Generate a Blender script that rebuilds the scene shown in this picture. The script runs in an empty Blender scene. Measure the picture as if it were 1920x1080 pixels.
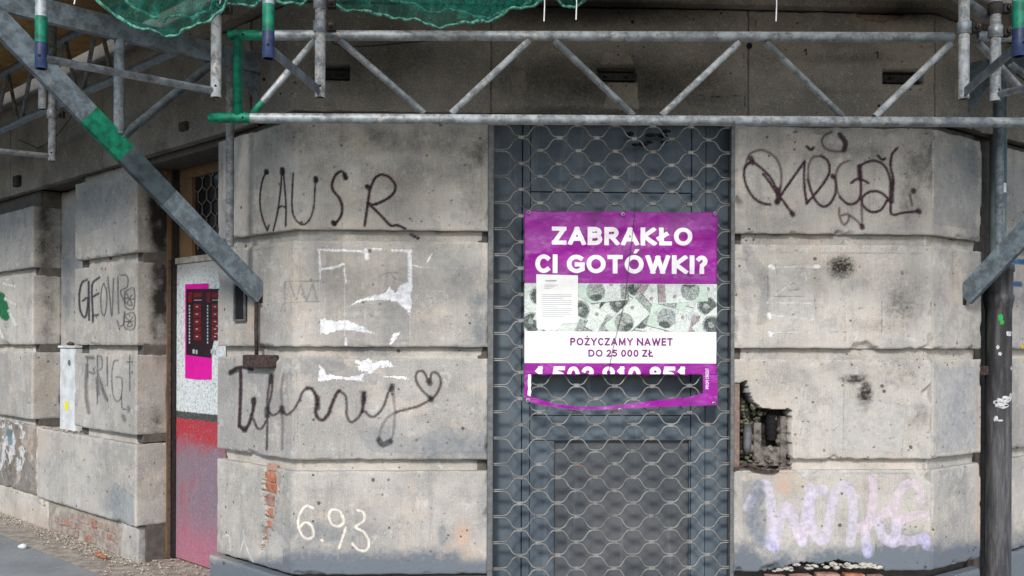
import bpy, bmesh, math, random
import numpy as np
random.seed(7); rng = np.random.default_rng(7)
sc = bpy.context.scene
R_ = math.radians
# ---------------------------------------------------------------- camera
F = 1750.0; HY = 645.0; YAW = R_(2.5); ROLL = R_(0.2); CH = 1.56; CD = 5.65     # focal in photo pixels, horizon row
cam = bpy.data.cameras.new('camera'); camo = bpy.data.objects.new('camera', cam); sc.collection.objects.link(camo)
cam.sensor_width = 36; cam.lens = 36 * F / 1920; cam.shift_y = (HY - 540) / 1920
cam.clip_start = .05; cam.clip_end = 3000
camo.location = (0, -CD, CH)
from mathutils import Matrix, Vector
camo.rotation_euler = (Matrix.Rotation(-YAW, 3, 'Z') @ Matrix.Rotation(R_(90), 3, 'X') @ Matrix.Rotation(-ROLL*-1, 3, 'Z')).to_euler()
sc.camera = camo
# ---------------------------------------------------------------- light
SUN_EL, SUN_AZ = 33.0, -14.0          # azimuth from the wall's outward normal, negative: from the left
wd = bpy.data.worlds.new('World'); sc.world = wd; wd.use_nodes = True
wn = wd.node_tree.nodes; sky = wn.new('ShaderNodeTexSky'); sky.sky_type = 'NISHITA'; sky.sun_disc = False
sky.sun_elevation = R_(SUN_EL); sky.sun_rotation = R_(180 - SUN_AZ * -1); sky.air_density = 1.0; sky.dust_density = 1.0; sky.ozone_density = 2.0
wd.node_tree.links.new(sky.outputs[0], wn['Background'].inputs[0]); wn['Background'].inputs[1].default_value = 0.115
sl = bpy.data.lights.new('sun', 'SUN'); sl.energy = 2.0; sl.angle = R_(9); sl.color = (1, .95, .88)
so = bpy.data.objects.new('sun', sl); sc.collection.objects.link(so)
sdir = Vector((math.sin(R_(SUN_AZ)) * math.cos(R_(SUN_EL)), -math.cos(R_(SUN_AZ)) * math.cos(R_(SUN_EL)), math.sin(R_(SUN_EL))))
so.rotation_euler = sdir.to_track_quat('Z', 'Y').to_euler(); so.location = (-4, -8, 6)
sc.view_settings.view_transform = 'Standard'; sc.view_settings.look = 'None'; sc.view_settings.gamma = 1
sc.view_settings.use_curve_mapping = False; sc.view_settings.exposure = 0.78
sc.render.engine = 'CYCLES'; sc.cycles.max_bounces = 6; sc.cycles.transparent_max_bounces = 12

# ---------------------------------------------------------------- survey geometry (planes measured from the photograph)
fw = np.array([math.sin(YAW), math.cos(YAW), 0.]); rt0 = np.array([math.cos(YAW), -math.sin(YAW), 0.]); up0 = np.array([0, 0, 1.])
rt = rt0*math.cos(ROLL) + up0*math.sin(ROLL); up = up0*math.cos(ROLL) - rt0*math.sin(ROLL); CC = np.array([0, -CD, CH])
def proj(P):
    d = P - CC; z = d @ fw
    return 960 + F*(d @ rt)/z, HY - F*(d @ up)/z
def ray(px, py): return fw + rt*(px-960)/F - up*(py-HY)/F
def hit(px, py, p0, n):
    r = ray(px, py); return CC + r*(((p0-CC) @ n)/(r @ n))
PL = np.array([-1.066, 0, 0.]); PR = np.array([2.847, 0, 0.])          # the two corners of the cut-off front
aL = R_(44.1); dL = np.array([-math.sin(aL), math.cos(aL), 0]); nL = np.array([-math.cos(aL), -math.sin(aL), 0])
aR = R_(56.4); dR = np.array([math.sin(aR), math.cos(aR), 0]); nR = np.array([math.cos(aR), -math.sin(aR), 0])
nF = np.array([0, -1., 0])
def onF(px, py, out=0): return hit(px, py, np.array([0, -out, 0.]), nF)
def onL(px, py, out=0): return hit(px, py, PL + nL*out, nL)
def onR(px, py, out=0): return hit(px, py, PR + nR*out, nR)
def WL(u, out=0, z=0): p = PL + dL*u + nL*out; return np.array([p[0], p[1], z])
def WR(u, out=0, z=0): p = PR + dR*u + nR*out; return np.array([p[0], p[1], z])
def WF(x, out=0, z=0): return np.array([x, -out, z])
GZ = -0.10

# ---------------------------------------------------------------- noise
def _h(x, y, s):
    v = (x.astype(np.int64)*374761393 + y.astype(np.int64)*668265263 + s*974634777) & 0xffffffff
    v = ((v ^ (v >> 13))*1274126177) & 0xffffffff
    return ((v ^ (v >> 16)) & 0xffff)/65535.
def vn(x, y, s=0):
    x = np.asarray(x, float); y = np.asarray(y, float)
    xi = np.floor(x); yi = np.floor(y); fx = x-xi; fy = y-yi; fx = fx*fx*(3-2*fx); fy = fy*fy*(3-2*fy)
    a = _h(xi, yi, s); b = _h(xi+1, yi, s); c = _h(xi, yi+1, s); d = _h(xi+1, yi+1, s)
    return (a*(1-fx)+b*fx)*(1-fy)+(c*(1-fx)+d*fx)*fy
def fbm(x, y, s=0, o=4):
    t = 0; a = .5; n = 0
    for k in range(o): t = t+a*vn(x*2**k, y*2**k, s+k*17); n += a; a *= .5
    return t/n

# ---------------------------------------------------------------- object helpers
COL = sc.collection
def root(name, label, cat, loc, group=None, kind=None):
    o = bpy.data.objects.new(name, None); COL.objects.link(o); o.location = tuple(map(float, loc)); o.empty_display_size = .1
    if label: o['label'] = label
    if cat: o['category'] = cat
    if group: o['group'] = group
    if kind: o['kind'] = kind
    return o
def link(name, me, parent=None, mat=None, label=None, cat=None, group=None, kind=None, loc=None):
    o = bpy.data.objects.new(name, me); COL.objects.link(o)
    if mat is not None and not me.materials:
        for m in (mat if isinstance(mat, (list, tuple)) else [mat]): me.materials.append(m)
    if parent is not None:
        o.parent = parent
        off = Vector((0, 0, 0)); q = parent
        while q is not None: off += q.location; q = q.parent
        o.location = (Vector(loc) if loc is not None else Vector((0, 0, 0))) - off
    elif loc is not None: o.location = loc
    if label: o['label'] = label
    if cat: o['category'] = cat
    if group: o['group'] = group
    if kind: o['kind'] = kind
    return o
def npmesh(name, V, faces, smooth=None, attrs=None, mids=None):
    me = bpy.data.meshes.new(name); V = np.asarray(V, np.float32)
    faces = [np.asarray(f, np.int32) for f in (faces if isinstance(faces, list) else [faces]) if len(f)]
    nf = sum(len(f) for f in faces); nl_ = sum(f.size for f in faces)
    me.vertices.add(len(V)); me.vertices.foreach_set('co', V.ravel())
    me.loops.add(nl_); me.loops.foreach_set('vertex_index', np.concatenate([f.ravel() for f in faces]))
    me.polygons.add(nf)
    st = []; k = 0
    for f in faces:
        st.append(k + np.arange(len(f))*f.shape[1]); k += f.size
    me.polygons.foreach_set('loop_start', np.concatenate(st).astype(np.int32))
    if smooth is not None: me.polygons.foreach_set('use_smooth', np.concatenate([np.full(len(f), s, bool) for f, s in zip(faces, smooth)]))
    if mids is not None: me.polygons.foreach_set('material_index', mids.astype(np.int32))
    for nme, arr in (attrs or {}).items():
        at = me.attributes.new(nme, 'FLOAT_COLOR', 'POINT'); at.data.foreach_set('color', np.asarray(arr, np.float32).ravel())
    me.update(calc_edges=True); me.validate()
    return me
class MB:
    def __init__(s): s.v = []; s.f = []; s.m = []; s.s = []
    def add(s, V, Fs, m=0, sm=False):
        b = len(s.v); s.v += [tuple(map(float, p)) for p in V]
        for f in Fs: s.f.append([b+i for i in f]); s.m.append(m); s.s.append(sm)
    def obox(s, c, ax, ay, az, hx, hy, hz, m=0):
        c = np.asarray(c, float); ax, ay, az = [np.asarray(a, float)/np.linalg.norm(a) for a in (ax, ay, az)]
        V = [c+ax*hx*i+ay*hy*j+az*hz*k for i in (-1, 1) for j in (-1, 1) for k in (-1, 1)]
        s.add(V, [(0, 1, 3, 2), (4, 6, 7, 5), (0, 4, 5, 1), (2, 3, 7, 6), (0, 2, 6, 4), (1, 5, 7, 3)], m)
    def box(s, a, b, m=0):
        a = np.minimum(a, b)*1., np.maximum(a, b)*1.; c = (a[0]+a[1])/2; h = (a[1]-a[0])/2
        s.obox(c, (1, 0, 0), (0, 1, 0), (0, 0, 1), h[0], h[1], h[2], m)
    def tube(s, pts, r, n=14, mats=0, cap=True, hollow=True):
        pts = [np.asarray(p, float) for p in pts]; k = len(pts)
        rs = r if isinstance(r, (list, tuple)) else [r]*k
        ms = mats if isinstance(mats, (list, tuple)) else [mats]*(k-1)
        t0 = pts[1]-pts[0]; t0 /= np.linalg.norm(t0)
        a = np.cross(t0, (0, 0, 1)) if abs(t0[2]) < .9 else np.cross(t0, (1, 0, 0)); a /= np.linalg.norm(a)
        b0 = len(s.v)
        for i, p in enumerate(pts):
            t = (pts[min(i+1, k-1)]-pts[max(i-1, 0)]); t /= np.linalg.norm(t)
            a = a-t*(a@t); a /= np.linalg.norm(a); bb = np.cross(t, a)
            for j in range(n):
                w = 2*math.pi*j/n; s.v.append(tuple(p+(a*math.cos(w)+bb*math.sin(w))*rs[i]))
        for i in range(k-1):
            for j in range(n):
                s.f.append([b0+i*n+j, b0+i*n+(j+1) % n, b0+(i+1)*n+(j+1) % n, b0+(i+1)*n+j]); s.m.append(ms[i]); s.s.append(True)
        if cap:
            for e, i in ((0, 0), (1, k-1)):
                ring = [b0+i*n+j for j in range(n)]
                if hollow:
                    t = pts[1]-pts[0] if e == 0 else pts[-2]-pts[-1]; t /= np.linalg.norm(t)
                    c = pts[i]; b1 = len(s.v)
                    for q in ring: s.v.append(tuple(c+(np.array(s.v[q])-c)*.82))
                    for q in ring: s.v.append(tuple(c+(np.array(s.v[q])-c)*.82+t*min(rs[i]*3, .08)))
                    for j in range(n):
                        j2 = (j+1) % n
                        s.f.append([ring[j], ring[j2], b1+j2, b1+j]); s.m.append(ms[0 if e == 0 else -1]); s.s.append(False)
                        s.f.append([b1+j, b1+j2, b1+n+j2, b1+n+j]); s.m.append(ms[0 if e == 0 else -1]); s.s.append(False)
                    s.f.append([b1+n+j for j in range(n)]); s.m.append(ms[0 if e == 0 else -1]); s.s.append(False)
                else: s.f.append(ring); s.m.append(ms[0 if e == 0 else -1]); s.s.append(False)
    def mesh(s, name):
        me = bpy.data.meshes.new(name); me.from_pydata(s.v, [], s.f)
        me.polygons.foreach_set('material_index', s.m); me.polygons.foreach_set('use_smooth', s.s); me.update(); return me
    def build(s, name, mat, parent=None, bevel=0, **kw):
        me = s.mesh(name)
        if parent is None and 'loc' not in kw:
            V = np.array(s.v); c = Vector(((V[:, 0].min()+V[:, 0].max())/2, (V[:, 1].min()+V[:, 1].max())/2, V[:, 2].min()))
            me.transform(Matrix.Translation(-c)); kw['loc'] = c
        o = link(name, me, parent, mat, **kw)
        if bevel:
            md = o.modifiers.new('bevel', 'BEVEL'); md.width = bevel; md.segments = 2; md.limit_method = 'ANGLE'; md.angle_limit = R_(40)
        return o

# ---------------------------------------------------------------- materials
class NT:
    def __init__(s, name):
        s.m = bpy.data.materials.new(name); s.m.use_nodes = True; s.t = s.m.node_tree; s.b = s.t.nodes['Principled BSDF']
        s.pos = s.t.nodes.new('ShaderNodeNewGeometry').outputs['Position']
    def _in(s, sock, v):
        if isinstance(v, bpy.types.NodeSocket): s.t.links.new(v, sock)
        elif v is not None:
            if isinstance(v, tuple) and len(v) == 3 and sock.type == 'RGBA': v = v+(1,)
            sock.default_value = v
    def math(s, op, a, b=0., c=None, clamp=False):
        n = s.t.nodes.new('ShaderNodeMath'); n.operation = op; n.use_clamp = clamp; s._in(n.inputs[0], a); s._in(n.inputs[1], b)
        if c is not None: s._in(n.inputs[2], c)
        return n.outputs[0]
    def ramp(s, v, lo, hi, a=0., b=1.):
        n = s.t.nodes.new('ShaderNodeMapRange'); n.interpolation_type = 'SMOOTHSTEP'
        for i, q in enumerate((v, lo, hi, a, b)): s._in(n.inputs[i], q)
        return n.outputs[0]
    def scaled(s, sx, sy, sz, off=(0, 0, 0)):
        n = s.t.nodes.new('ShaderNodeMapping'); s.t.links.new(s.pos, n.inputs[0]); n.inputs['Scale'].default_value = (sx, sy, sz); n.inputs['Location'].default_value = off
        return n.outputs[0]
    def noise(s, sc_, det=4, rough=.55, vec=None):
        n = s.t.nodes.new('ShaderNodeTexNoise'); s._in(n.inputs['Vector'], vec or s.pos); n.inputs['Scale'].default_value = sc_
        n.inputs['Detail'].default_value = det; n.inputs['Roughness'].default_value = rough; return n.outputs[0]
    def vor(s, sc_, vec=None):
        n = s.t.nodes.new('ShaderNodeTexVoronoi'); s._in(n.inputs['Vector'], vec or s.pos); n.inputs['Scale'].default_value = sc_
        sep = s.t.nodes.new('ShaderNodeSeparateColor'); s.t.links.new(n.outputs['Color'], sep.inputs[0])
        return n.outputs['Distance'], sep.outputs[0], sep.outputs[1]
    def mix(s, f, a, b, mode='MIX'):
        n = s.t.nodes.new('ShaderNodeMix'); n.data_type = 'RGBA'; n.blend_type = mode
        s._in(n.inputs[0], f); s._in(n.inputs[6], a); s._in(n.inputs[7], b); return n.outputs[2]
    def attr(s, name):
        n = s.t.nodes.new('ShaderNodeAttribute'); n.attribute_name = name; return n
    def sep(s, c):
        n = s.t.nodes.new('ShaderNodeSeparateColor'); s.t.links.new(c, n.inputs[0]); return n.outputs
    def normalz(s):
        g = s.t.nodes.new('ShaderNodeNewGeometry'); x = s.t.nodes.new('ShaderNodeSeparateXYZ'); s.t.links.new(g.outputs['Normal'], x.inputs[0]); return x.outputs[2]
    def bump(s, h, st=.3, dist=.01):
        n = s.t.nodes.new('ShaderNodeBump'); n.inputs['Strength'].default_value = st; n.inputs['Distance'].default_value = dist
        s._in(n.inputs['Height'], h); s.t.links.new(n.outputs[0], s.b.inputs['Normal'])
    def out(s, col, rough=.8, metal=0., spec=.3):
        s._in(s.b.inputs['Base Color'], col); s._in(s.b.inputs['Roughness'], rough); s._in(s.b.inputs['Metallic'], metal)
        s.b.inputs['Specular IOR Level'].default_value = spec; return s.m
def simple(name, col, rough=.7, metal=0., var=.25, scale=18, bump=.15, spec=.3):
    n = NT(name); v = n.noise(scale, 5, .6); d = tuple(c*(1-var) for c in col); l = tuple(min(1, c*(1+var*.7)) for c in col)
    c = n.mix(n.ramp(v, .3, .7), d, l)
    if bump: n.bump(n.noise(scale*4, 4, .6), bump, .004)
    return n.out(c, rough, metal, spec)
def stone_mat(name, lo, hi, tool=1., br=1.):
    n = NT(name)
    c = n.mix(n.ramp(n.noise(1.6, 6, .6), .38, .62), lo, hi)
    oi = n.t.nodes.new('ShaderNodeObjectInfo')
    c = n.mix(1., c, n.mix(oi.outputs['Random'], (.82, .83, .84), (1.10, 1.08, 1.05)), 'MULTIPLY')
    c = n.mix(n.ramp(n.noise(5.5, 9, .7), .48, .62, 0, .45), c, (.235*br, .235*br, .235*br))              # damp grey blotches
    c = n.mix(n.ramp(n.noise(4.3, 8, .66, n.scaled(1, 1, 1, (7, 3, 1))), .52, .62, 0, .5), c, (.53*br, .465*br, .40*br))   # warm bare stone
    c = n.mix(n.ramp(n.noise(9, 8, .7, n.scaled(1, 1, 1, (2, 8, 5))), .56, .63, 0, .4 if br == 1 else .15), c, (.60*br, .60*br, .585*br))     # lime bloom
    streak = n.noise(1, 6, .65, n.scaled(11, 11, .9))
    c = n.mix(n.ramp(streak, .54, .72, 0, .38), c, (.17, .165, .155))                                # rain runs
    tl = n.noise(1, 3, .6, n.scaled(150, 150, 9)); c = n.mix(n.ramp(tl, .4, .62, .15*tool, 0), c, (.16, .15, .135))
    sp = n.noise(150, 4, .8); msk = n.ramp(n.noise(3.1, 5, .6, n.scaled(1, 1, 1, (4, 1, 9))), .42, .62, .25, 1.)
    c = n.mix(n.math('MULTIPLY', n.ramp(sp, .54, .66), n.math('MULTIPLY', msk, .75)), c, (.10, .095, .085)); c = n.mix(n.ramp(sp, .46, .36, 0, .5), c, (.66, .63, .58))
    md_ = n.noise(42, 6, .75); c = n.mix(n.math('MULTIPLY', n.ramp(md_, .56, .70), n.math('MULTIPLY', msk, .6)), c, (.15, .14, .125)); c = n.mix(n.ramp(md_, .44, .32, 0, .35), c, (.62, .59, .54))
    st = n.sep(n.attr('stain_shade').outputs['Color'])
    fine = n.noise(60, 5, .75)
    def brk(v, k=.6): return n.ramp(n.math('ADD', v, n.math('MULTIPLY', n.math('SUBTRACT', fine, .5), n.math('MULTIPLY', n.ramp(v, 0, .3), k))), .05, 1.)
    c = n.mix(brk(st[2]), c, (.50, .34, .24))
    c = n.mix(brk(st[1]), c, (.135, .155, .18))
    c = n.mix(brk(st[0]), c, (.028, .025, .022))
    d1, r1, g1 = n.vor(17); d2, r2, g2 = n.vor(7)
    pit = n.math('MULTIPLY', n.ramp(d1, .17, .09), n.math('MULTIPLY', n.ramp(r1, .5, .55), msk)); pit2 = n.math('MULTIPLY', n.ramp(n.math('ADD', d2, n.math('MULTIPLY', n.math('SUBTRACT', fine, .5), .12)), .10, .06), n.ramp(r2, .55, .57))
    pt = n.math('MAXIMUM', pit, pit2); c = n.mix(n.math('MULTIPLY', pt, .8), c, (.05, .045, .04))
    pa = n.attr('paint'); c = n.mix(n.math('MULTIPLY', pa.outputs['Alpha'], n.ramp(fine, .3, .5, .8, 1.)), c, n.mix(1., pa.outputs['Color'], n.mix(n.ramp(n.noise(24, 6, .7), .4, .6), (.72, .72, .74), (1.05, 1.04, 1.02)), 'MULTIPLY'))
    h = n.math('ADD', n.math('MULTIPLY', n.noise(38, 6, .7), 1.), n.math('MULTIPLY', tl, .35*tool))
    h = n.math('SUBTRACT', h, n.math('MULTIPLY', pt, 1.2)); n.bump(h, .6, .007)
    return n.out(c, .92, 0, .15)
M = {}
M['stone'] = stone_mat('stone', (.345, .332, .312), (.465, .448, .424))
M['frieze'] = stone_mat('frieze_stone', (.19, .168, .14), (.295, .262, .22), 1.3, .6)  # albedo lowered for grime and to carry the shade under the deck
M['joint'] = stone_mat('joint_render', (.38, .355, .32), (.50, .47, .43), .3)
M['niche'] = stone_mat('niche_render', (.30, .31, .32), (.42, .41, .39), .6)
M['plinth'] = stone_mat('plinth_render', (.10, .085, .07), (.2, .18, .16), .4)
M['core'] = simple('wall_core', (.10, .09, .08), .95)
def galv(name, base, dirt=.5):
    n = NT(name); v = n.noise(14, 6, .65); c = n.mix(n.ramp(v, .4, .6), tuple(x*.55 for x in base), base)
    up_ = n.ramp(n.normalz(), .15, .8); sp = n.noise(55, 5, .75)
    c = n.mix(n.math('MULTIPLY', n.ramp(sp, .45, .62), n.math('ADD', n.math('MULTIPLY', up_, dirt), .12)), c, (.50, .47, .43))
    c = n.mix(n.ramp(n.noise(26, 7, .75), .52, .62, 0, .6), c, (.10, .095, .09)); c = n.mix(n.ramp(n.noise(19, 7, .75, n.scaled(1, 1, 1, (3, 7, 1))), .57, .63, 0, .7 if dirt > .5 else .12), c, (.52, .49, .45))
    n.bump(sp, .35, .003); return n.out(c, n.ramp(v, .3, .7, .42, .68), .35, .4)
M['galv'] = galv('galvanised_steel', (.36, .40, .425), 1.0)
M['galv2'] = galv('dull_galvanised_steel', (.235, .265, .29), .35)
M['grey_paint'] = galv('grey_blue_painted_steel', (.19, .25, .295), .12)
M['strutdark'] = simple('dark_worn_paint', (.05, .07, .08), .5, .1, .5, 12, .2)
M['green'] = simple('green_enamel', (.006, .165, .095), .5, 0, .5, 22)
M['blue'] = simple('navy_enamel', (.022, .035, .085), .5, 0, .4, 25)
M['rust'] = simple('rusty_iron', (.075, .052, .045), .85, .2, .5, 40, .5)
M['rustlight'] = simple('rusty_brown_rail', (.21, .15, .125), .8, .1, .3, 30, .3)
M['dark'] = simple('dark_iron', (.03, .028, .027), .8, .2, .4, 40, .3)
M['black'] = simple('black_void', (.008, .008, .009), .9, 0, .2, 10, 0)
M['rail'] = simple('guide_rail_steel', (.14, .145, .15), .6, .3, .3, 25)
M['brick'] = simple('orange_brick', (.37, .155, .09), .95, 0, .35, 22, .5)
M['brickgrey'] = simple('weathered_brick', (.30, .235, .205), .95, 0, .3, 18, .6)
M['brickpink'] = simple('dusty_red_brick', (.34, .20, .16), .95, 0, .4, 20, .6)
M['rubble'] = simple('rubble', (.40, .35, .29), .95, 0, .45, 30, .5)
M['moss'] = simple('mossy_stone', (.12, .118, .08), .95, 0, .5, 24, .8)
M['lump'] = simple('darkened_concrete', (.15, .135, .12), .95, 0, .6, 22, .8)  # concrete darkened to carry the shade inside the broken block
M['plaster'] = simple('broken_plaster', (.46, .43, .38), .95, 0, .3, 16, .6)
M['wood'] = simple('brown_window_frame', (.18, .105, .05), .6, 0, .25, 10, .2)
M['plywood'] = simple('deck_plywood', (.36, .22, .085), .85, 0, .4, 5, .3)
M['white'] = simple('white_enamel', (.60, .62, .63), .5, 0, .2, 9, .05)
M['paper'] = simple('white_paper', (.78, .78, .77), .7, 0, .05, 14, .1)
M['text_grey'] = simple('grey_print', (.36, .39, .42), .7, 0, .1, 20, 0)
M['white_print'] = simple('white_print', (.80, .78, .82), .4, 0, .06, 30, 0)
M['plum_print'] = simple('plum_print', (.17, .02, .19), .5, 0, .15, 30, 0)
M['cable'] = simple('black_cable', (.015, .015, .015), .6, 0, .2, 20, 0)
M['tie'] = simple('white_cable_tie', (.7, .7, .7), .5, 0, .1, 20, 0)
def banner_mat():
    n = NT('purple_vinyl'); v = n.noise(5, 5, .6); c = n.mix(n.ramp(v, .3, .7), (.21, .002, .22), (.30, .006, .30))
    c = n.mix(n.ramp(n.noise(8, 7, .72, n.scaled(1, 1, 2)), .52, .66, 0, .5), c, (.40, .13, .43)); c = n.mix(n.ramp(n.noise(5, 6, .7, n.scaled(1, 1, 1, (4, 4, 4))), .52, .64, 0, .5), c, (.11, .004, .12))
    n.bump(n.noise(11, 5, .6), .6, .012); return n.out(c, .42, 0, .35)
M['purple'] = banner_mat()
M['vinyl'] = simple('white_vinyl', (.80, .77, .76), .5, 0, .04, 6, .15)
def door_mat(name, a, b):
    n = NT(name); c = n.mix(n.ramp(n.noise(2.2, 6, .65), .35, .65), a, b)
    c = n.mix(n.ramp(n.noise(1, 5, .6, n.scaled(14, 14, 1.2)), .55, .75, 0, .3), c, (.25, .27, .28))
    c = n.mix(n.ramp(n.noise(80, 4, .7), .6, .75, 0, .4), c, (.35, .35, .34)); n.bump(n.noise(6, 3), .2, .01)
    return n.out(c, .55, .15, .35)
M['door'] = door_mat('door_steel', (.055, .075, .098), (.10, .13, .16))
M['doorpanel'] = door_mat('door_panel_steel', (.060, .070, .082), (.098, .102, .112))
M['doorseam'] = simple('door_seam', (.03, .035, .04), .7)
def pipe_mat():
    n = NT('black_cast_iron'); c = n.mix(n.ramp(n.noise(1, 6, .65, n.scaled(26, 26, 3)), .4, .7), (.03, .031, .035), (.11, .105, .105))
    c = n.mix(n.ramp(n.noise(45, 4, .7), .62, .75, 0, .5), c, (.22, .2, .19)); 
    z = n.t.nodes.new('ShaderNodeSeparateXYZ'); n.t.links.new(n.pos, z.inputs[0])
    n.bump(n.noise(30, 5, .7), .3, .004); return n.out(c, .6, .1, .4)
M['castiron'] = pipe_mat()
M['pipegrey'] = simple('grey_green_pipe_paint', (.16, .21, .215), .5, .1, .3, 9, .15)
def board_mat():
    n = NT('painted_board'); z = n.t.nodes.new('ShaderNodeSeparateXYZ'); n.t.links.new(n.pos, z.inputs[0]); zz = z.outputs[2]
    jit = n.math('MULTIPLY', n.math('SUBTRACT', n.noise(25, 5, .7), .5), .03); zj = n.math('ADD', zz, jit)
    white = n.mix(n.ramp(n.noise(48, 6, .8), .5, .6, 0, .75), (.62, .66, .67), (.16, .19, .19))
    white = n.mix(n.ramp(zj, 1.98, 2.16, 0, .6), white, (.2, .17, .13))
    pink = n.mix(n.ramp(n.noise(1, 6, .7, n.scaled(30, 30, 4)), .35, .65), (.27, .07, .10), (.27, .17, .205))
    gr = n.mix(n.ramp(n.noise(2.6, 8, .72), .42, .58, 0, .8), pink, (.19, .155, .19))
    red = n.mix(n.ramp(n.math('ADD', zj, n.math('MULTIPLY', n.math('SUBTRACT', n.noise(6, 6, .7), .5), .5)), .68, .88), gr, (.37, .03, .045))
    red = n.mix(n.ramp(zj, .35, .0, 0, .6), red, (.42, .13, .2))
    c = n.mix(n.ramp(zj, 1.03, 1.04), n.mix(n.ramp(zj, .975, .985), red, (.05, .055, .05)), white)
    c = n.mix(n.ramp(n.noise(70, 5, .8), .52, .66, 0, .4), c, (.5, .47, .47)); c = n.mix(n.ramp(n.noise(40, 6, .8), .54, .66, 0, .4), c, (.10, .07, .08))
    n.bump(n.noise(50, 5, .7), .4, .004); return n.out(c, .75)
M['board'] = board_mat()
M['magenta'] = simple('magenta_poster', (.62, .003, .29), .6, 0, .12, 8, .05)
M['poster_black'] = simple('black_poster_print', (.018, .008, .012), .55, 0, .3, 30, .05)
M['poster_red'] = simple('dark_red_poster_print', (.16, .008, .014), .55, 0, .5, 60, 0)
M['glass'] = simple('dark_window_glass', (.012, .012, .013), .15, 0, .2, 5, 0, .6)
def pave_mat():
    n = NT('paving_concrete'); oi = n.t.nodes.new('ShaderNodeObjectInfo')
    c = n.mix(n.ramp(n.noise(3, 6, .6), .3, .7), (.20, .215, .225), (.27, .28, .285)); c = n.mix(1., c, n.mix(oi.outputs['Random'], (.9, .9, .9), (1.06, 1.06, 1.06)), 'MULTIPLY')
    c = n.mix(n.ramp(n.noise(120, 3, .8), .55, .7, 0, .5), c, (.1, .1, .1)); c = n.mix(n.ramp(n.noise(14, 5, .7), .6, .75, 0, .4), c, (.36, .34, .31))
    n.bump(n.noise(90, 4, .7), .3, .004); return n.out(c, .85)
M['paving'] = pave_mat()
M['dirt'] = simple('dusty_mortar_dirt', (.33, .295, .25), .95, 0, .35, 12, .8)
M['asphalt'] = simple('asphalt', (.05, .05, .052), .9, 0, .3, 40, .4)
def net_mat():
    n = NT('green_debris_net'); t = n.t
    c = n.mix(n.ramp(n.noise(26, 5, .7), .4, .7), (.003, .14, .105), (.012, .30, .225)); n.out(c, .6)
    n.b.inputs['Subsurface Weight'].default_value = 0
    tr = t.nodes.new('ShaderNodeBsdfTransparent'); tl = t.nodes.new('ShaderNodeBsdfTranslucent'); n._in(tl.inputs[0], c)
    m1 = t.nodes.new('ShaderNodeMixShader'); m1.inputs[0].default_value = .35; m2 = t.nodes.new('ShaderNodeMixShader')
    wv = n.noise(200, 2, .5); n._in(m2.inputs[0], n.ramp(wv, .42, .56, .3, .9))
    o = t.nodes['Material Output']; t.links.new(n.b.outputs[0], m1.inputs[1]); t.links.new(tl.outputs[0], m1.inputs[2])
    t.links.new(m1.outputs[0], m2.inputs[1]); t.links.new(tr.outputs[0], m2.inputs[2]); t.links.new(m2.outputs[0], o.inputs[0]); return n.m
M['net'] = net_mat()
M['hem'] = simple('dusty_net_hem', (.10, .30, .23), .9, 0, .8, 60, .6)

# ---------------------------------------------------------------- graffiti, paper remains, stains and painted shade (photo survey -> wall surface)
def Z(ox, oy, s): return lambda pts: [(ox+x/s, oy+y/s) for x, y in pts]
def smooth_pts(p, n=6):
    p = np.array(p, float)
    if len(p) < 3: return p
    q = np.vstack([2*p[0]-p[1], p, 2*p[-1]-p[-2]]); o = []
    for i in range(1, len(q)-2):
        for t in np.linspace(0, 1, n, endpoint=False):
            o.append(.5*((2*q[i])+(-q[i-1]+q[i+1])*t+(2*q[i-1]-5*q[i]+4*q[i+1]-q[i+2])*t*t+(-q[i-1]+3*q[i]-3*q[i+1]+q[i+2])*t**3))
    o.append(p[-1]); return np.array(o)
STROKES = []      # (zone, pts, radius, softness, rgb, alpha, jitter)
def S(zone, tf, lines, r, soft, col, al=1., jit=.3):
    if sum(col) < .4: r = r*1.18; al = min(1, al*1.08)
    for L_ in lines: STROKES.append((zone, smooth_pts(tf(L_)), r, soft, col, al, jit))
PLUM = (.040, .018, .028); BLK = (.018, .016, .018)
z1 = Z(420, 280, 4)
S('A', z1, [[(318,165),(290,230),(272,330),(272,430),(290,520),(325,610)], [(338,570),(325,610)],
  [(370,610),(400,480),(425,300),(437,145),(455,280),(465,430),(462,575)], [(405,445),(435,425),(462,440)],
  [(520,180),(512,300),(512,450),(540,530),(590,565),(640,530),(672,440),(680,330),(688,225)]], 1.7, 1.0, PLUM, .95)
S('A', z1, [[(912,205),(885,165),(840,190),(810,260),(820,310),(860,360),(885,420),(880,490),(850,540),(825,560)],
  [(1095,280),(1080,400),(1065,500),(1055,570)], [(1100,290),(1130,220),(1180,190),(1240,210),(1285,270),(1270,330),(1210,380),(1120,415),(1075,400)],
  [(1085,410),(1140,460),(1190,510),(1250,570),(1300,570),(1360,595)], [(1400,640),(1460,668)]], 2.5, 1.1, PLUM, .97)
S('A', z1, [[(318,165),(319,172)], [(437,150),(437,175)], [(688,218),(689,236)], [(905,190),(912,215)], [(1075,280),(1090,290)], [(820,550),(828,562)]], 4.2, 1.5, BLK, .95)
z2 = Z(400, 630, 4)
S('A', z2, [[(130,275),(170,245),(215,235),(290,250)], [(205,240),(205,400),(200,560),(195,680)], [(195,670),(235,705),(275,640),(300,540),(305,470)],
  [(700,390),(740,400),(770,450),(780,500),(765,560),(780,610),(820,630),(860,590),(890,510),(920,440),(945,410)], [(1130,430),(1125,500),(1115,570)]], 3.0, 1.8, PLUM, .9, .5)
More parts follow.
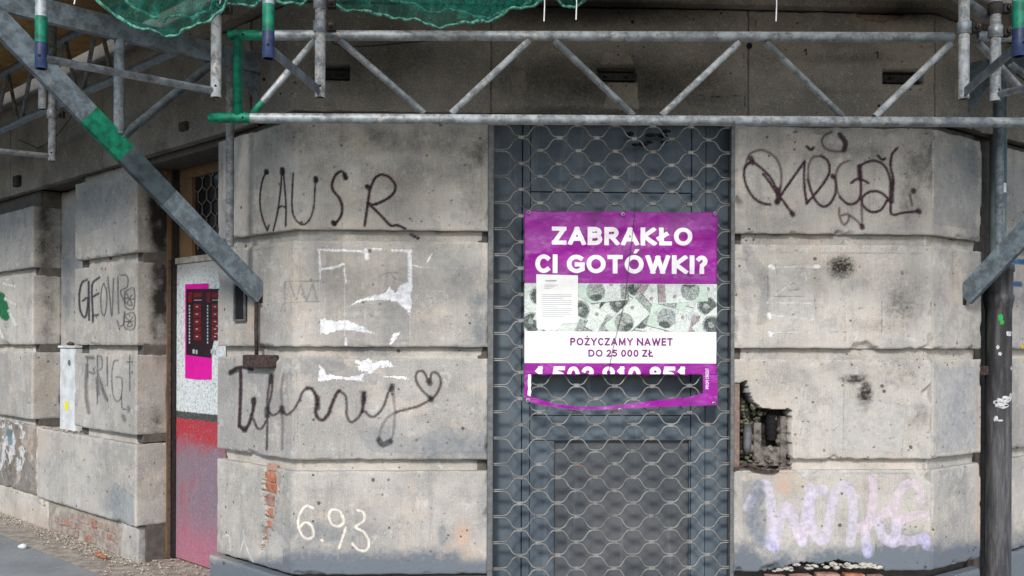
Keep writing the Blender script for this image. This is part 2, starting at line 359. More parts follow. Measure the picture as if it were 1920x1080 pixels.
S('A', z2, [[(300,620),(330,690),(365,690),(395,640)], [(400,850),(405,700),(405,560),(410,420),(435,295)], [(435,300),(440,400),(410,540)],
  [(405,560),(450,595),(500,560),(515,540)], [(515,560),(550,590),(600,555),(640,490),(670,420),(700,390)],
  [(945,410),(990,450),(1000,520),(1000,590),(1030,645),(1080,620),(1115,570)], [(1130,560),(1180,605),(1230,590),(1280,520),(1310,430),(1340,380)],
  [(1370,570),(1450,550),(1540,525),(1630,475)], [(1630,470),(1560,400),(1520,330),(1530,270),(1580,270),(1620,350),(1640,275),(1690,290),(1705,360),(1670,440),(1630,475)]], 2.1, 1.8, PLUM, .8, .5)
S('A', z2, [[(525,290),(510,400),(515,540),(520,700),(515,850)], [(1345,390),(1355,500),(1360,560),(1355,700),(1330,790)], [(1240,780),(1260,690),(1300,620),(1370,570)]], 2.2, 2.5, (.11,.07,.085), .55, .5)
S('A', z2, [[(1330,790),(1270,815),(1240,780)], [(130,275),(180,250)], [(435,300),(432,340)], [(405,545),(405,600)], [(515,540),(517,570)], [(1340,375),(1335,400)], [(1128,430),(1128,490)], [(1628,465),(1634,478)], [(1615,340),(1625,355)], [(300,480),(303,500)], [(235,695),(238,705)], [(780,460),(782,540)]], 4.6, 2.6, BLK, .75, .5)
z3 = Z(1370, 230, 4)
S('B', z3, [[(160,290),(110,330),(100,400),(125,490),(180,570),(240,605),(295,615)], [(160,290),(240,350),(310,430),(360,540),(410,610),(465,690)], [(245,385),(300,460),(350,540)],
  [(345,595),(400,510),(470,410),(555,290)], [(555,290),(550,400),(555,500),(570,605)], [(570,605),(620,550),(700,450),(740,370),(730,290),(680,250)],
  [(580,430),(610,530),(650,600),(700,630),(750,600),(785,530),(790,450),(765,400)], [(820,560),(880,610),(940,600),(975,540),(975,420),(965,330)], [(905,450),(960,420),(1030,450)],
  [(1180,570),(1130,650),(1060,670),(1000,630),(985,570),(1030,525),(1100,515),(1160,550),(1190,590)], [(1250,190),(1210,240),(1200,330),(1220,430),(1210,540),(1200,640),(1215,690),(1300,675),(1410,665)],
  [(960,330),(1010,300),(1080,285),(1150,320),(1190,400),(1205,500),(1200,580)], [(345,600),(375,480)]], 2.3, 1.6, PLUM, .93, .35)
S('B', z3, [[(110,330),(140,240),(230,205),(310,240),(360,300),(380,390),(375,480)], [(680,250),(620,260),(585,320),(580,430)], [(890,285),(830,310),(795,370),(790,470),(820,560)],
  [(760,70),(700,100),(685,150),(720,200),(790,215),(850,210),(860,160),(820,90)], [(975,450),(980,600),(985,700),(985,780)], [(815,640),(815,690),(830,740),(850,765),(880,740),(890,700)], [(830,695),(880,690),(940,730),(985,780)], [(1345,540),(1360,620)]], 1.9, 2.2, (.06,.026,.036), .75, .4)
S('B', z3, [[(820,90),(860,150),(850,205)], [(150,265),(165,300)], [(345,590),(350,598)], [(460,680),(468,690)], [(965,330),(970,420)], [(985,775),(987,785)], [(1208,440),(1205,590)], [(1405,662),(1415,668)], [(765,400),(770,405)], [(1370,510),(1372,512)], [(350,500),(360,580)]], 4.4, 2.0, PLUM, .85, .4)
S('B', z3, [[(570,178),(600,203),(622,188)], [(1105,248),(1135,277),(1158,270)]], 2.4, 1.0, BLK, .95)
z5 = Z(1370, 840, 4)
S('B', z5, [[(130,440),(190,340),(260,270),(300,400),(310,550),(315,740)], [(330,720),(370,560),(420,440),(460,500),(500,620),(540,710)], [(540,700),(560,560),(580,400),(590,300)],
  [(700,310),(620,340),(590,470),(620,620),(690,700),(730,600),(750,470),(790,330),(850,280),(900,330),(920,450),(910,600),(900,710)],
  [(1010,640),(1020,770)], [(1110,560),(1140,660),(1210,710),(1280,690),(1350,700),(1430,680),(1470,690)], [(1240,560),(1240,640),(1200,700)]], 9.4, 2.2, (.58,.54,.69), .56, .12)
S('B', z5, [[(1065,220),(1070,350),(1050,500),(1010,640)], [(960,600),(1050,560),(1120,510),(1200,460)], [(1430,390),(1400,280),(1320,270),(1250,360),(1220,470),(1260,560),(1300,530),(1400,500),(1480,510)], [(500,650),(560,620)]], 8.4, 2.2, (.65,.54,.64), .50, .12)
S('B', z5, [[(1020,740),(1030,790)], [(1450,670),(1470,730)], [(270,700),(330,750)]], 9, 4, (.42,.42,.64), .6, .2)
S('B', z5, [[(190,330),(210,280)], [(220,350),(160,480),(180,600)], [(150,540),(210,620),(220,700)]], 11, 5, (.22,.24,.27), .75, .5)
z6 = Z(400, 760, 3.375); CR = (.80, .74, .66)
S('A', z6, [[(630,650),(590,635),(550,680),(535,750),(560,820),(600,845),(635,820),(620,760),(580,740),(550,770)], [(686,853),(690,857)], [(820,720),(800,670),(750,660),(730,700),(750,750),(790,765),(825,740),(820,700)], [(838,775),(820,830),(795,905)],
  [(905,660),(950,680),(950,730),(900,770),(950,800),(985,860),(970,915),(920,915),(880,875)]], 2.7, 1.1, CR, .92, .35)
S('A', z6, [[(60,830),(95,825),(110,915),(90,910)], [(190,790),(195,850),(230,950),(265,1010)], [(190,860),(170,930)], [(1120,825),(1125,835)]], 1.3, 1.1, (.68,.68,.68), .8, .6)
z7 = Z(100, 490, 3.175); GR = (.035, .035, .045)
S('L', z7, [[(200,110),(170,130),(155,200),(160,290),(185,335),(200,300),(205,220),(175,235)], [(210,120),(212,240),(213,350)], [(275,95),(235,130),(230,200),(235,320),(235,360)], [(230,215),(270,190)], [(235,325),(265,320)]], 1.9, 1.1, GR, .9)
S('L', z7, [[(300,130),(285,180),(285,280),(300,325),(315,280),(318,190),(300,130)], [(325,95),(335,200),(348,325),(355,200),(358,100)], [(385,90),(385,200),(390,310)], [(395,80),(440,90),(440,150),(400,180),(430,250)], [(380,355),(395,385),(420,370),(425,300)],
  [(425,180),(480,165),(478,280),(430,270),(425,180)], [(420,320),(482,312),(480,400),(425,395),(420,320)], [(435,190),(470,260),(440,250),(468,200)], [(430,330),(470,380),(440,385),(472,330)], [(430,220),(478,225)], [(430,360),(480,355)]], 1.1, 1.0, GR, .8)
S('L', z7, [[(192,568),(248,578)], [(203,568),(204,690)], [(204,655),(243,668),(240,640)], [(262,562),(263,690)], [(262,562),(286,570),(290,630),(264,655)], [(262,690),(262,850)], [(266,665),(322,832)], [(320,570),(322,740)],
  [(385,590),(360,600),(348,680),(355,790),(380,835),(405,800),(408,700),(375,690)], [(405,800),(410,870),(430,880)], [(455,560),(455,770)], [(435,600),(470,600)]], 1.2, 1.3, (.06,.06,.07), .75, .5)
S('L', z7, [[(200,620),(195,780),(210,900)], [(262,700),(268,790)], [(280,720),(312,815)], [(448,870),(449,890)], [(415,920),(425,945)], [(205,575),(235,575)]], 2.8, 2.5, (.13,.13,.135), .75, .6)
WHT = (.78, .79, .82); zp = Z(400, 400, 2.571)
dr_ = random.Random(11)
for zn, x0, x1, y0, y1, nn_ in (('A', 560, 900, 690, 858, 90), ('A', 560, 900, 900, 1040, 35), ('A', 560, 900, 250, 425, 30), ('A', 640, 900, 455, 640, 40), ('B', 1500, 1742, 670, 855, 110), ('B', 1400, 1740, 450, 640, 55), ('B', 1400, 1740, 890, 990, 25), ('B', 1600, 1745, 245, 420, 35), ('R', 1752, 1838, 455, 850, 40), ('L', 150, 250, 350, 960, 30)):
    for _ in range(nn_):
        x, y = dr_.uniform(x0, x1), dr_.uniform(y0, y1); q = dr_.choice([.5, .6, .8, 1.0, 1.5]); STROKES.append((zn, np.array([(x, y), (x+dr_.uniform(-2, 2)*q, y+dr_.uniform(-1, 1)*q)]), q, .7, (.06, .055, .05), dr_.uniform(.4, .9), .5))
def ST(zone, tf, lines, r, col, al=.95, jit=.7, soft=.5):
    for L_ in lines: STROKES.append((zone, np.array(tf(L_), float), r, soft, col, al, jit))
ST('A', zp, [[(505,175),(660,180)], [(660,180),(728,184)], [(770,170),(810,172)], [(860,178),(955,180)], [(512,180),(515,310)], [(525,268),(580,262),(630,245)]], 2.4, WHT)
ST('A', zp, [[(945,185),(950,370)], [(735,178),(742,215)]], 4.3, WHT)
ST('A', zp, [[(515,310),(508,500)], [(515,500),(515,640)], [(633,255),(633,640)], [(727,430),(740,620)], [(950,480),(950,640)], [(560,290),(620,320),(655,325)], [(560,290),(600,250)], [(722,335),(722,370)], [(960,262),(1225,265)], [(965,375),(1180,378)], [(1000,500),(1270,515)],[(940,690),(942,800)],[(880,325),(940,345)]], .8, (.62,.62,.62), .65, 1.)
ST('A', zp, [[(640,635),(640,600)], [(630,270),(640,330)], [(1030,235),(1055,195)],[(965,250),(1000,258)]], 1.8, WHT, .9, .8)
ST('A', zp, [[(345,330),(510,325)], [(345,330),(345,430)], [(345,430),(510,425)], [(370,340),(400,420),(420,345),(450,420),(480,340),(500,420)], [(800,300),(850,285),(890,290)], [(850,285),(880,320)]], 1.2, (.12,.12,.11), .6, .9)
POLYS = []
def PG(zone, tf, pts, col=WHT, al=.95): POLYS.append((zone, np.array(tf(pts), float), col, al))
idt = lambda p: p
PG('A', idt, [(672,808),(700,800),(740,822),(790,818),(830,800),(880,806),(908,812),(908,846),(800,850),(700,848),(680,830)], (.27,.285,.295), .55)
PG('A', idt, [(786,862),(804,840),(822,862)], (.25,.26,.27), .7)
PG('A', idt, [(612,470),(765,472),(768,560),(700,560),(640,575),(612,600)], (.33,.31,.275), .45); PG('A', idt, [(640,580),(765,560),(768,640),(640,645)], (.32,.32,.315), .45)
PG('A', idt, [(560,668),(640,668),(650,690),(610,705),(566,700)], (.26,.265,.265), .55); PG('A', idt, [(668,700),(710,702),(706,722),(664,718)], (.3,.3,.3), .6)
PG('A', idt, [(780,455),(905,458),(900,520),(860,560),(800,540)], (.30,.305,.30), .35); PG('A', idt, [(536,455),(560,450),(566,560),(545,640),(530,600)], (.5,.44,.37), .35)
PG('B', idt, [(1388,455),(1402,458),(1436,505),(1446,535),(1438,605),(1418,612),(1428,545),(1400,500)], (.24,.245,.25), .45)
PG('B', idt, [(1440,500),(1520,495),(1530,600),(1450,628)], (.5,.5,.5), .35); PG('B', idt, [(1383,240),(1400,240),(1402,430),(1383,432)], (.5,.47,.42), .45)
PG('B', idt, [(1600,500),(1690,470),(1700,520),(1640,545)], (.5,.46,.42), .4); PG('B', idt, [(1560,740),(1700,760),(1690,850),(1560,840)], (.46,.46,.46), .35)
PG('B', idt, [(1392,900),(1440,905),(1425,950),(1395,945)], (.25,.26,.28), .55); PG('B', idt, [(1395,960),(1436,955),(1432,1030),(1410,1020)], (.24,.25,.27), .6)
PG('R', idt, [(1755,690),(1832,688),(1832,840),(1755,850)], (.36,.375,.40), .5); PG('R', idt, [(1752,270),(1832,285),(1830,430),(1752,420)], (.27,.275,.28), .45)
PG('L', idt, [(215,905),(250,930),(252,985),(222,975),(205,950)], (.27,.31,.32), .6); PG('L', idt, [(150,350),(210,345),(205,420),(160,440)], (.27,.29,.31), .4)
ST('A', idt, [[(420,474),(545,462)], [(545,466),(600,468)], [(548,450),(549,520)], [(556,690),(559,850)], [(500,700),(500,840)]], .5, (.12,.11,.1), .5, .9)
ST('B', idt, [[(1420,472),(1740,476)], [(1583,455),(1584,640)], [(1581,668),(1582,850)], [(1400,886),(1745,888)], [(1480,728),(1500,730)], [(1745,700),(1749,740),(1745,790),(1748,850)]], .6, (.14,.13,.12), .5, .9)
ST('F', idt, [[(1190,160),(1240,166),(1290,175),(1340,182),(1395,178)], [(1395,100),(1397,200)], [(1420,10),(1416,50)]], .7, (.02,.018,.016), .8, .9)
PG('F', idt, [(1130,96),(1180,98),(1190,120),(1125,122)], (.24,.215,.18), .7); PG('F', idt, [(1140,155),(1196,155),(1198,205),(1132,205)], (.27,.235,.19), .7); PG('F', idt, [(955,135),(985,130),(990,175),(960,180)], (.2,.175,.14), .6)
PG('A', zp, [(640,460),(700,415),(800,390),(830,385),(845,350),(880,385),(900,345),(945,335),(950,380),(962,440),(948,490),(920,455),(880,425),(800,418),(730,424),(680,440)])
PG('A', zp, [(515,505),(600,520),(640,515),(720,545),(780,582),(720,572),(640,562),(600,568),(560,580),(515,585)])
PG('A', zp, [(872,572),(902,572),(885,605),(845,642),(860,600)])
PG('A', zp, [(512,722),(545,775),(640,788),(725,775),(720,808),(600,800),(530,808),(505,815)])
PG('A', zp, [(630,722),(690,740),(700,760),(765,772),(800,742),(880,742),(840,705),(770,718),(745,695),(710,712),(690,705),(675,718),(710,732),(690,740),(640,720)])
PG('A', zp, [(812,778),(900,785),(930,785),(962,818),(925,800),(820,790)])
zq = Z(1360, 400, 2.571)
ST('B', zq, [[(215,258),(440,260)], [(200,430),(380,285),(392,320)], [(200,430),(410,432)], [(215,490),(425,512)], [(210,578),(370,572)]], .9, (.72,.72,.72), .8, .9)
ST('B', zq, [[(212,485),(214,505)], [(210,575),(218,588)], [(425,258),(450,256)], [(215,255),(235,262)]], 4, (.74,.74,.74), .9, .6)
ST('B', zq, [[(500,573),(585,573)], [(755,425),(755,575)], [(205,300),(205,400)], [(230,400),(380,400)], [(290,350),(330,335),(355,365),(310,372),(290,350)], [(520,700),(520,715)], [(345,262),(385,262)], [(240,245),(250,300)]], 1.0, (.12,.12,.12), .65, .9)
ST('B', zq, [[(95,180),(115,200),(100,225)], [(60,215),(110,225)]], 2.6, (.2,.2,.21), .5, .9)
ST('L', Z(0, 360, 3), [[(0,595),(15,650),(30,690)]], 11, (.005,.14,.05), .98, .2)
ST('L', Z(0, 360, 3), [[(20,515),(80,530)], [(30,600),(85,635)], [(50,670),(85,745)], [(0,780),(15,820)]], 3, (.7,.7,.68), .8, .9)
ST('L', Z(0, 780, 3.6), [[(20,60),(20,200),(60,250)], [(80,60),(90,220),(70,320)], [(150,80),(150,200),(130,350)], [(110,50),(180,60)], [(40,150),(10,350)], [(160,230),(150,330)]], 5.5, (.62,.63,.64), .85, 1.)
ST('L', Z(0, 780, 3.6), [[(60,100),(70,180)]], 5, (.12,.22,.25), .8, .8)
ST('R', Z(1740, 380, 4.5), [[(715,500),(810,500)], [(730,690),(775,690)]], 5, (.02,.12,.25), .95, .2)
ST('R', Z(1740, 380, 4.5), [[(780,350),(810,350)]], 4, (.05,.04,.03), .9, .3)
ST('R', Z(1740, 380, 4.5), [[(785,405),(810,405)]], 5, (.6,.55,.05), .9, .3)
ST('R', Z(1820, 600, 2.25), [[(218,110),(222,165)]], 3.5, (.75,.5,.02), .9, .3)
STAINS_AND_SHADE = [  # zone, px, py, rx, ry, amount, channel 0 soot and painted shade 1 bluegrey 2 peach, noise freq
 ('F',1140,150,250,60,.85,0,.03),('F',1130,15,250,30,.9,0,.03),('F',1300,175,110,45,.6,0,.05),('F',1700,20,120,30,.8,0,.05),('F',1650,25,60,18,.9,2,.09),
 ('F',700,110,160,80,.55,0,.03),('F',1130,20,260,40,.8,0,.03),('F',1250,200,120,26,.5,0,.08),('F',1560,110,170,12,.4,0,.05),('F',1560,170,170,10,.3,0,.05),('F',700,170,180,14,.4,0,.05),('F',500,60,80,80,.4,0,.03),('F',1130,210,260,20,.6,0,.06),  # thin level bands paint the girder's cast shadow into the frieze
 ('A',740,262,260,34,.42,0,.05),('A',700,330,240,60,.3,0,.03),('A',620,300,120,40,.25,0,.06),('A',890,330,30,120,.3,0,.05),('A',560,260,60,60,.35,0,.05),
 ('A',895,600,26,70,.6,1,.05),('A',890,280,50,60,.5,0,.05),('A',445,700,36,60,.3,1,.06),('A',600,1000,120,30,.5,1,.08),('A',860,545,50,80,.3,1,.04),('A',740,590,60,50,.28,1,.05),('A',860,840,110,34,.55,1,.06),('A',720,815,40,26,.4,1,.08),
 ('A',430,740,40,100,.25,1,.03),('A',905,960,18,60,.4,1,.05),('A',868,1010,22,40,.5,2,.06),('A',860,1040,60,26,.4,2,.08),('A',470,610,14,60,.45,2,.08),('A',650,500,60,60,.22,2,.05),('A',610,420,250,10,.3,2,.03),
 ('A',830,1000,10,30,.6,1,.1),('A',700,660,70,14,.5,1,.09),('A',860,655,40,14,.5,1,.09),
 ('B',1576,500,30,24,.9,0,.4),('B',1740,300,60,90,.5,0,.06),('B',1400,560,14,120,.3,1,.06),('B',1660,610,60,20,.35,0,.16),('B',1600,710,30,10,.8,0,.2),('B',1622,740,16,30,.8,0,.25),('B',1690,700,60,40,.35,0,.12),('B',1730,780,30,30,.35,0,.15),
 ('B',1560,430,0.1,.1,0,0,.1),('B',1600,290,140,26,.35,0,.06),('B',1710,360,40,80,.4,0,.08),('B',1690,570,40,40,.45,0,.18),('B',1450,760,50,40,.28,2,.06),('B',1500,480,70,90,.22,2,.04),
 ('B',1475,900,26,34,.55,2,.06),('B',1640,500,40,50,.2,1,.05),('B',1430,560,20,70,.3,1,.05),('B',1440,520,50,90,.2,1,.06),('B',1420,960,30,60,.55,1,.08),
 ('R',1800,560,40,80,.25,2,.06),('R',1800,770,40,100,.38,1,.05),('R',1800,940,40,90,.3,1,.05),('R',1800,320,50,100,.35,1,.06),('R',1835,900,8,200,.5,2,.05),
 ('L',300,560,22,110,1.0,0,.05),('L',300,400,24,120,1.0,0,.05),('L',88,430,22,120,.7,0,.05),('L',90,590,20,60,.5,0,.06),('L',262,400,8,80,.3,0,.05),('L',295,790,18,30,.5,0,.09),('L',290,700,40,60,.25,2,.05),('L',160,400,30,70,.25,1,.05),('L',190,430,60,40,.25,1,.06),  # dark entries on the pier returns paint their shade into the stone
 ('L',215,950,26,40,.6,1,.05),('L',285,1010,40,60,.65,1,.05),('L',100,900,30,80,.15,1,.04),('L',125,520,14,90,.6,1,.05),('L',40,640,0.1,.1,0,0,.1),
 ('L',85,720,30,60,.3,2,.06),('L',90,560,20,200,.3,0,.05),('L',60,830,60,40,.3,2,.06),('L',60,980,80,40,.3,2,.06),('L',100,300,160,60,.25,0,.05)]
def bands(zone, px, py, P, st):
    n = fbm(px*.02, py*.02, 5); n2 = fbm(px*.15, py*.15, 9, 3)
    if zone == 'A':   # spray/paint line along the foot of the bottom course
        g = np.clip((py-(1005+18*n+14*(px < 530)))/62, 0, 1)*np.clip(1.2-np.clip((px-840)/60, 0, 1), 0, 1)
        st[:, 1] = np.maximum(st[:, 1], np.clip(g*1.5*(.6+.8*n2), 0, .95)); st[:, 1] = np.maximum(st[:, 1], np.clip((py-1035)/25, 0, 1)*.9*(px > 405))
    if zone in 'BR':
        g = np.clip((py-(985+50*n-20*(px > 1640)))/70, 0, 1); st[:, 1] = np.maximum(st[:, 1], np.clip(g*1.7*(.6+.8*n2), 0, 1))
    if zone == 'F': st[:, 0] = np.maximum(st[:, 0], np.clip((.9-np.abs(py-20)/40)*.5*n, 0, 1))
def paint_surface(zones, P, seed=0):
    px, py = proj(P); N = len(P); col = np.zeros((N, 4)); st = np.zeros((N, 4)); st[:, 3] = 1
    jn = vn(px*.9, py*.9, 3)+.5*vn(px*2.1, py*2.1, 4)-.75; jn2 = vn(px*.45, py*.45, 8)-.5
    for (z, cx, cy, rx, ry, amt, ch, fq) in STAINS_AND_SHADE:
        if z not in zones or amt == 0: continue
        g = np.exp(-(((px-cx)/rx)**2+((py-cy)/ry)**2)**1.3)*amt*((.35+1.3*fbm(px*fq, py*fq, int(cx) % 97+seed, 4)) if z != 'F' else (.7+.6*fbm(px*.012, py*.02, int(cx) % 97, 5))); st[:, ch] = np.maximum(st[:, ch], g)
    for z in zones: bands(z, px, py, P, st)
    def over(idx, rgb, a):
        a = a[:, None]; old = col[idx, 3:4]; na = a+old*(1-a); k = np.where(na > 1e-4, a/np.maximum(na, 1e-4), 0)
        col[idx, :3] = col[idx, :3]*(1-k)+np.array(rgb)*k; col[idx, 3:4] = na
    for z, pts, rgb, al in POLYS:
        if z not in zones: continue
        idx = np.where((px > pts[:, 0].min()-4) & (px < pts[:, 0].max()+4) & (py > pts[:, 1].min()-4) & (py < pts[:, 1].max()+4))[0]
        if not len(idx): continue
        x = px[idx]+jn[idx]*2.5; y = py[idx]+jn2[idx]*4; ins = inpoly(x, y, pts); over(idx, rgb, ins*al)
    for z, pts, r, soft, rgb, al, jit in STROKES:
        if z not in zones: continue
        m = r+soft+3
        idx = np.where((px > pts[:, 0].min()-m) & (px < pts[:, 0].max()+m) & (py > pts[:, 1].min()-m) & (py < pts[:, 1].max()+m))[0]
        if not len(idx): continue
        x = px[idx]; y = py[idx]; d = np.full(len(idx), 1e9)
        for a, b in zip(pts[:-1], pts[1:]):
            ab = b-a; t = np.clip(((x-a[0])*ab[0]+(y-a[1])*ab[1])/max(ab@ab, 1e-6), 0, 1); d = np.minimum(d, np.hypot(x-a[0]-t*ab[0], y-a[1]-t*ab[1]))
        d = d+jn[idx]*jit*min(r, 3)+jn2[idx]*jit*1.5+(5*r*np.clip(fbm(x*.16, y*.10, 77, 3)-.42, -.05, .4) if jit >= .99 and r > 4 else 0)
        over(idx, rgb, np.clip((r+soft*.6-d)/(soft+.6), 0, 1)*al)
    return col, st
def inpoly(x, y, pts):
    ins = np.zeros(len(x), bool); j = len(pts)-1
    for i in range(len(pts)):
        xi, yi = pts[i]; xj, yj = pts[j]
        c = ((yi > y) != (yj > y)) & (x < (xj-xi)*(y-yi)/((yj-yi) or 1e-9)+xi); ins ^= c; j = i
    return ins

# ---------------------------------------------------------------- stone courses
def wall_piece(name, parent, path, z0, z1, res, mat, zones='', o0=0., depth=.07, holes=(), chip=1., relief=.0022, seed=0, label=None, bev=.006, kind=None, taper=0., ragged=None):
    path = [np.asarray(p, float)[:2] for p in path]; k = len(path)
    dirs = [(path[i+1]-path[i])/np.linalg.norm(path[i+1]-path[i]) for i in range(k-1)]; nr_ = [np.array([d[1], -d[0]]) for d in dirs]
    mit = [nr_[0]]+[(nr_[i-1]+nr_[i])/(1+nr_[i-1]@nr_[i]) for i in range(1, k-1)]+[nr_[-1]]
    seg, t, s, cor = [], [], [], []; acc = 0
    for i in range(k-1):
        ln = np.linalg.norm(path[i+1]-path[i]); n = max(2, int(math.ceil(ln/res))); tt = np.linspace(0, 1, n+1)
        if i < k-2: tt = tt[:-1]
        seg += [i]*len(tt); t += list(tt); s += list(acc+tt*ln); cor += [(j == 0 and i > 0) for j in range(len(tt))]; acc += ln
    seg = np.array(seg); t = np.array(t); s = np.array(s); W = acc; cor = np.array(cor)
    nz = max(2, int(math.ceil((z1-z0)/res))); zz = np.linspace(z0, z1, nz+1)
    SS, ZZ = np.meshgrid(s, zz); TT = np.broadcast_to(t, SS.shape); SG = np.broadcast_to(seg, SS.shape)
    pa = np.array(path); mi = np.array(mit)
    def place(o, zc):
        a = pa[SG]+mi[SG]*o[..., None]; b = pa[SG+1]+mi[SG+1]*o[..., None]; p = a*(1-TT[..., None])+b*TT[..., None]
        return np.dstack([p, zc])
    e = np.minimum(np.minimum(SS, W-SS), np.minimum(ZZ-z0, z1-ZZ))
    cn = fbm(SS*9+seed*3.7, ZZ*9+seed*1.3, 11, 3); th = bev+chip*.09*np.clip(cn-.57, 0, 1)**1.0
    o = o0+relief*(fbm(SS*6, ZZ*6, seed+21, 4)-.5)*2+.0012*(fbm(SS*60, ZZ*60, seed+5, 2)-.5)-np.maximum(0, th-e)*.9
    o = o-np.where(np.broadcast_to(cor, SS.shape), .005, 0)
    if taper: o = o-taper*np.clip((ZZ-z0)/(z1-z0), 0, 1)
    wz = (vn(SS*22, ZZ*0+seed, 2)-.5)*.005*np.clip(1-(np.minimum(ZZ-z0, z1-ZZ))/.03, 0, 1)*np.sign(ZZ-(z0+z1)/2)
    P0 = place(o, ZZ+wz); pf = P0.reshape(-1, 3)
    hm = np.zeros(len(pf), bool)
    if holes:
        px, py = proj(pf); j1 = (vn(px*.25, py*.25, 6)-.5)*5+(vn(px*.8, py*.8, 7)-.5)*3; j2 = (vn(px*.25+50, py*.25, 6)-.5)*5
        of = o.ravel().copy()
        for poly, dep, jit in holes:
            ins = inpoly(px+j1*jit, py+j2*jit, np.array(poly, float)); of[ins] = o0-dep*(.8+.4*fbm(px[ins]*.2, py[ins]*.2, 4, 3)); hm |= ins
        P0 = place(of.reshape(SS.shape), ZZ+wz); pf = P0.reshape(-1, 3)
    nc = len(s); nrw = nz+1; I = np.arange(nc*nrw).reshape(nrw, nc)
    Q = np.stack([I[:-1, :-1], I[:-1, 1:], I[1:, 1:], I[1:, :-1]], -1).reshape(-1, 4)
    ring = np.concatenate([I[0, :], I[1:, -1], I[-1, -2::-1], I[-2:0:-1, 0]])
    B = place(np.full(SS.shape, o0-depth), ZZ).reshape(-1, 3)[ring]; A = pf[ring]
    N0 = len(pf); m = len(ring); ia = N0+np.arange(m); ib = N0+m+np.arange(m); nx = np.roll(np.arange(m), -1)
    SK = np.stack([ia[nx], ia, ib, ib[nx]], -1)
    V = np.vstack([pf, A, B]); col = np.zeros((len(V), 4)); st = np.zeros((len(V), 4)); st[:, 3] = 1
    if zones:
        c, s_ = paint_surface(zones, pf, seed); s_[hm, 0] = np.maximum(s_[hm, 0], .92 if 'B' in zones else .15); c[hm, 3] = 0  # hole interiors painted dark in place of the shade inside them
        col[:N0] = c; st[:N0] = s_; st[N0:N0+m] = s_[ring]; st[N0+m:] = s_[ring]
    me = npmesh(name, V, [Q, SK], [True, False], {'paint': col, 'stain_shade': st})
    return link(name, me, parent, mat, label=label, kind=kind)

bld = root('corner_building', 'old stone corner building with rusticated blocks, graffiti and a cut-off front', 'building', (0.8, 0.0, GZ))
XD0, XD1 = .099, 1.612                   # doorway edges
Zr = [(.17, .79), (.861, 1.47), (1.541, 2.175), (2.245, 2.90)]
Jn = [(.785, .866), (1.465, 1.546), (2.17, 2.25)]
LA = [WL(.895), PL, WF(XD0)]             # pier left of the grille, wraps the corner
FRr = [WF(XD1), PR]
G7 = .0068
crack = [(497,868),(530,870),(533,885),(524,900),(520,935),(515,960),(512,985),(500,1015),(492,1035),(488,1030),(497,985),(500,960),(494,940),(492,900)]
for i, (a, b) in enumerate(Zr):
    wall_piece('stone_block', bld, LA, a, b, G7, M['stone'], 'A', seed=i+1, holes=[(crack, .022, 1.6)] if i == 0 else ())
hole = [(1370,722),(1400,715),(1404,735),(1412,752),(1428,766),(1450,768),(1484,768),(1484,790),(1482,810),(1486,862),(1486,900),(1370,900)]
foot = [(1416,1082),(1420,1072),(1470,1064),(1500,1055),(1535,1058),(1570,1050),(1600,1056),(1640,1060),(1656,1064),(1657,1082)]
hcore = [(1432, 778), (1455, 772), (1462, 790), (1458, 822), (1436, 822)]
for i, (a, b) in enumerate(Zr):
    hs = [(hole, .16, .42)] if i == 1 else ([(foot, .05, .8)] if i == 0 else ())
    wall_piece('stone_block', bld, FRr, a, b, G7, M['stone'], 'B', seed=i+11, holes=hs, chip=2.2)
for i, (a, b) in enumerate(Zr): wall_piece('stone_block', bld, [WR(.004), WR(.595)], a, b, .008, M['stone'], 'R', seed=i+21, chip=1.2)
for i, (a, b) in enumerate(Zr): wall_piece('stone_block', bld, [WR(.90), WR(2.4)], a, b, .012, M['stone'], 'R', seed=i+31)
for i, (a, b) in enumerate(Jn):
    wall_piece('mortar_joint', bld, [WL(.87), PL, WF(XD0-.03)], a-.03, b+.004, .01, M['joint'], 'A', o0=-.058, depth=.1, seed=i+41, taper=-.012)
    if i == 0: segs = [[WF(1.98), PR-np.array([.0, 0, 0])]]
    elif i == 1: segs = [[WF(XD1+.05), PR]]
    else: segs = [[WF(XD1+.05), PR]]
    for sg in segs: wall_piece('mortar_joint', bld, sg, a-.03, b+.004, .01, M['joint'], 'B', o0=-.058, depth=.1, seed=i+51, taper=-.012)
    wall_piece('mortar_joint', bld, [WR(0), WR(.6)], a-.03, b+.004, .012, M['joint'], 'R', o0=-.058, depth=.1, seed=i+61, taper=-.012)
    wall_piece('mortar_joint', bld, [WR(.9), WR(2.4)], a-.03, b+.004, .02, M['joint'], '', o0=-.058, depth=.1, seed=i+66)
# pier between doorway and meter box, with its return
RB = .255
B3 = [WL(3.245), WL(2.098), WL(2.098, -RB)]
for i in (1, 2, 3):
    a, b = Zr[i]; wall_piece('stone_block', bld, B3, a, 2.885 if i == 3 else b, .0095, M['stone'], 'L', seed=i+71)
Bb = [(30, 790), (62, 790), (62, 1000), (30, 1000)]
wall_piece('stone_block', bld, [WL(4.06), WL(2.098), WL(2.098, -RB)], .17, .79, .0095, M['stone'], 'L', seed=80, depth=.25)
for i, (a, b) in enumerate(Jn): wall_piece('mortar_joint', bld, [WL(3.1), WL(2.14), WL(2.14, -RB+.03)], a-.03, b+.004, .012, M['joint'], 'L', o0=-.058, depth=.1, seed=i+81)
wall_piece('mortar_joint', bld, [WL(3.2), WL(2.14), WL(2.14, -RB+.03)], 2.86, 2.96, .02, M['joint'], 'L', o0=-.06, depth=.1, seed=85)
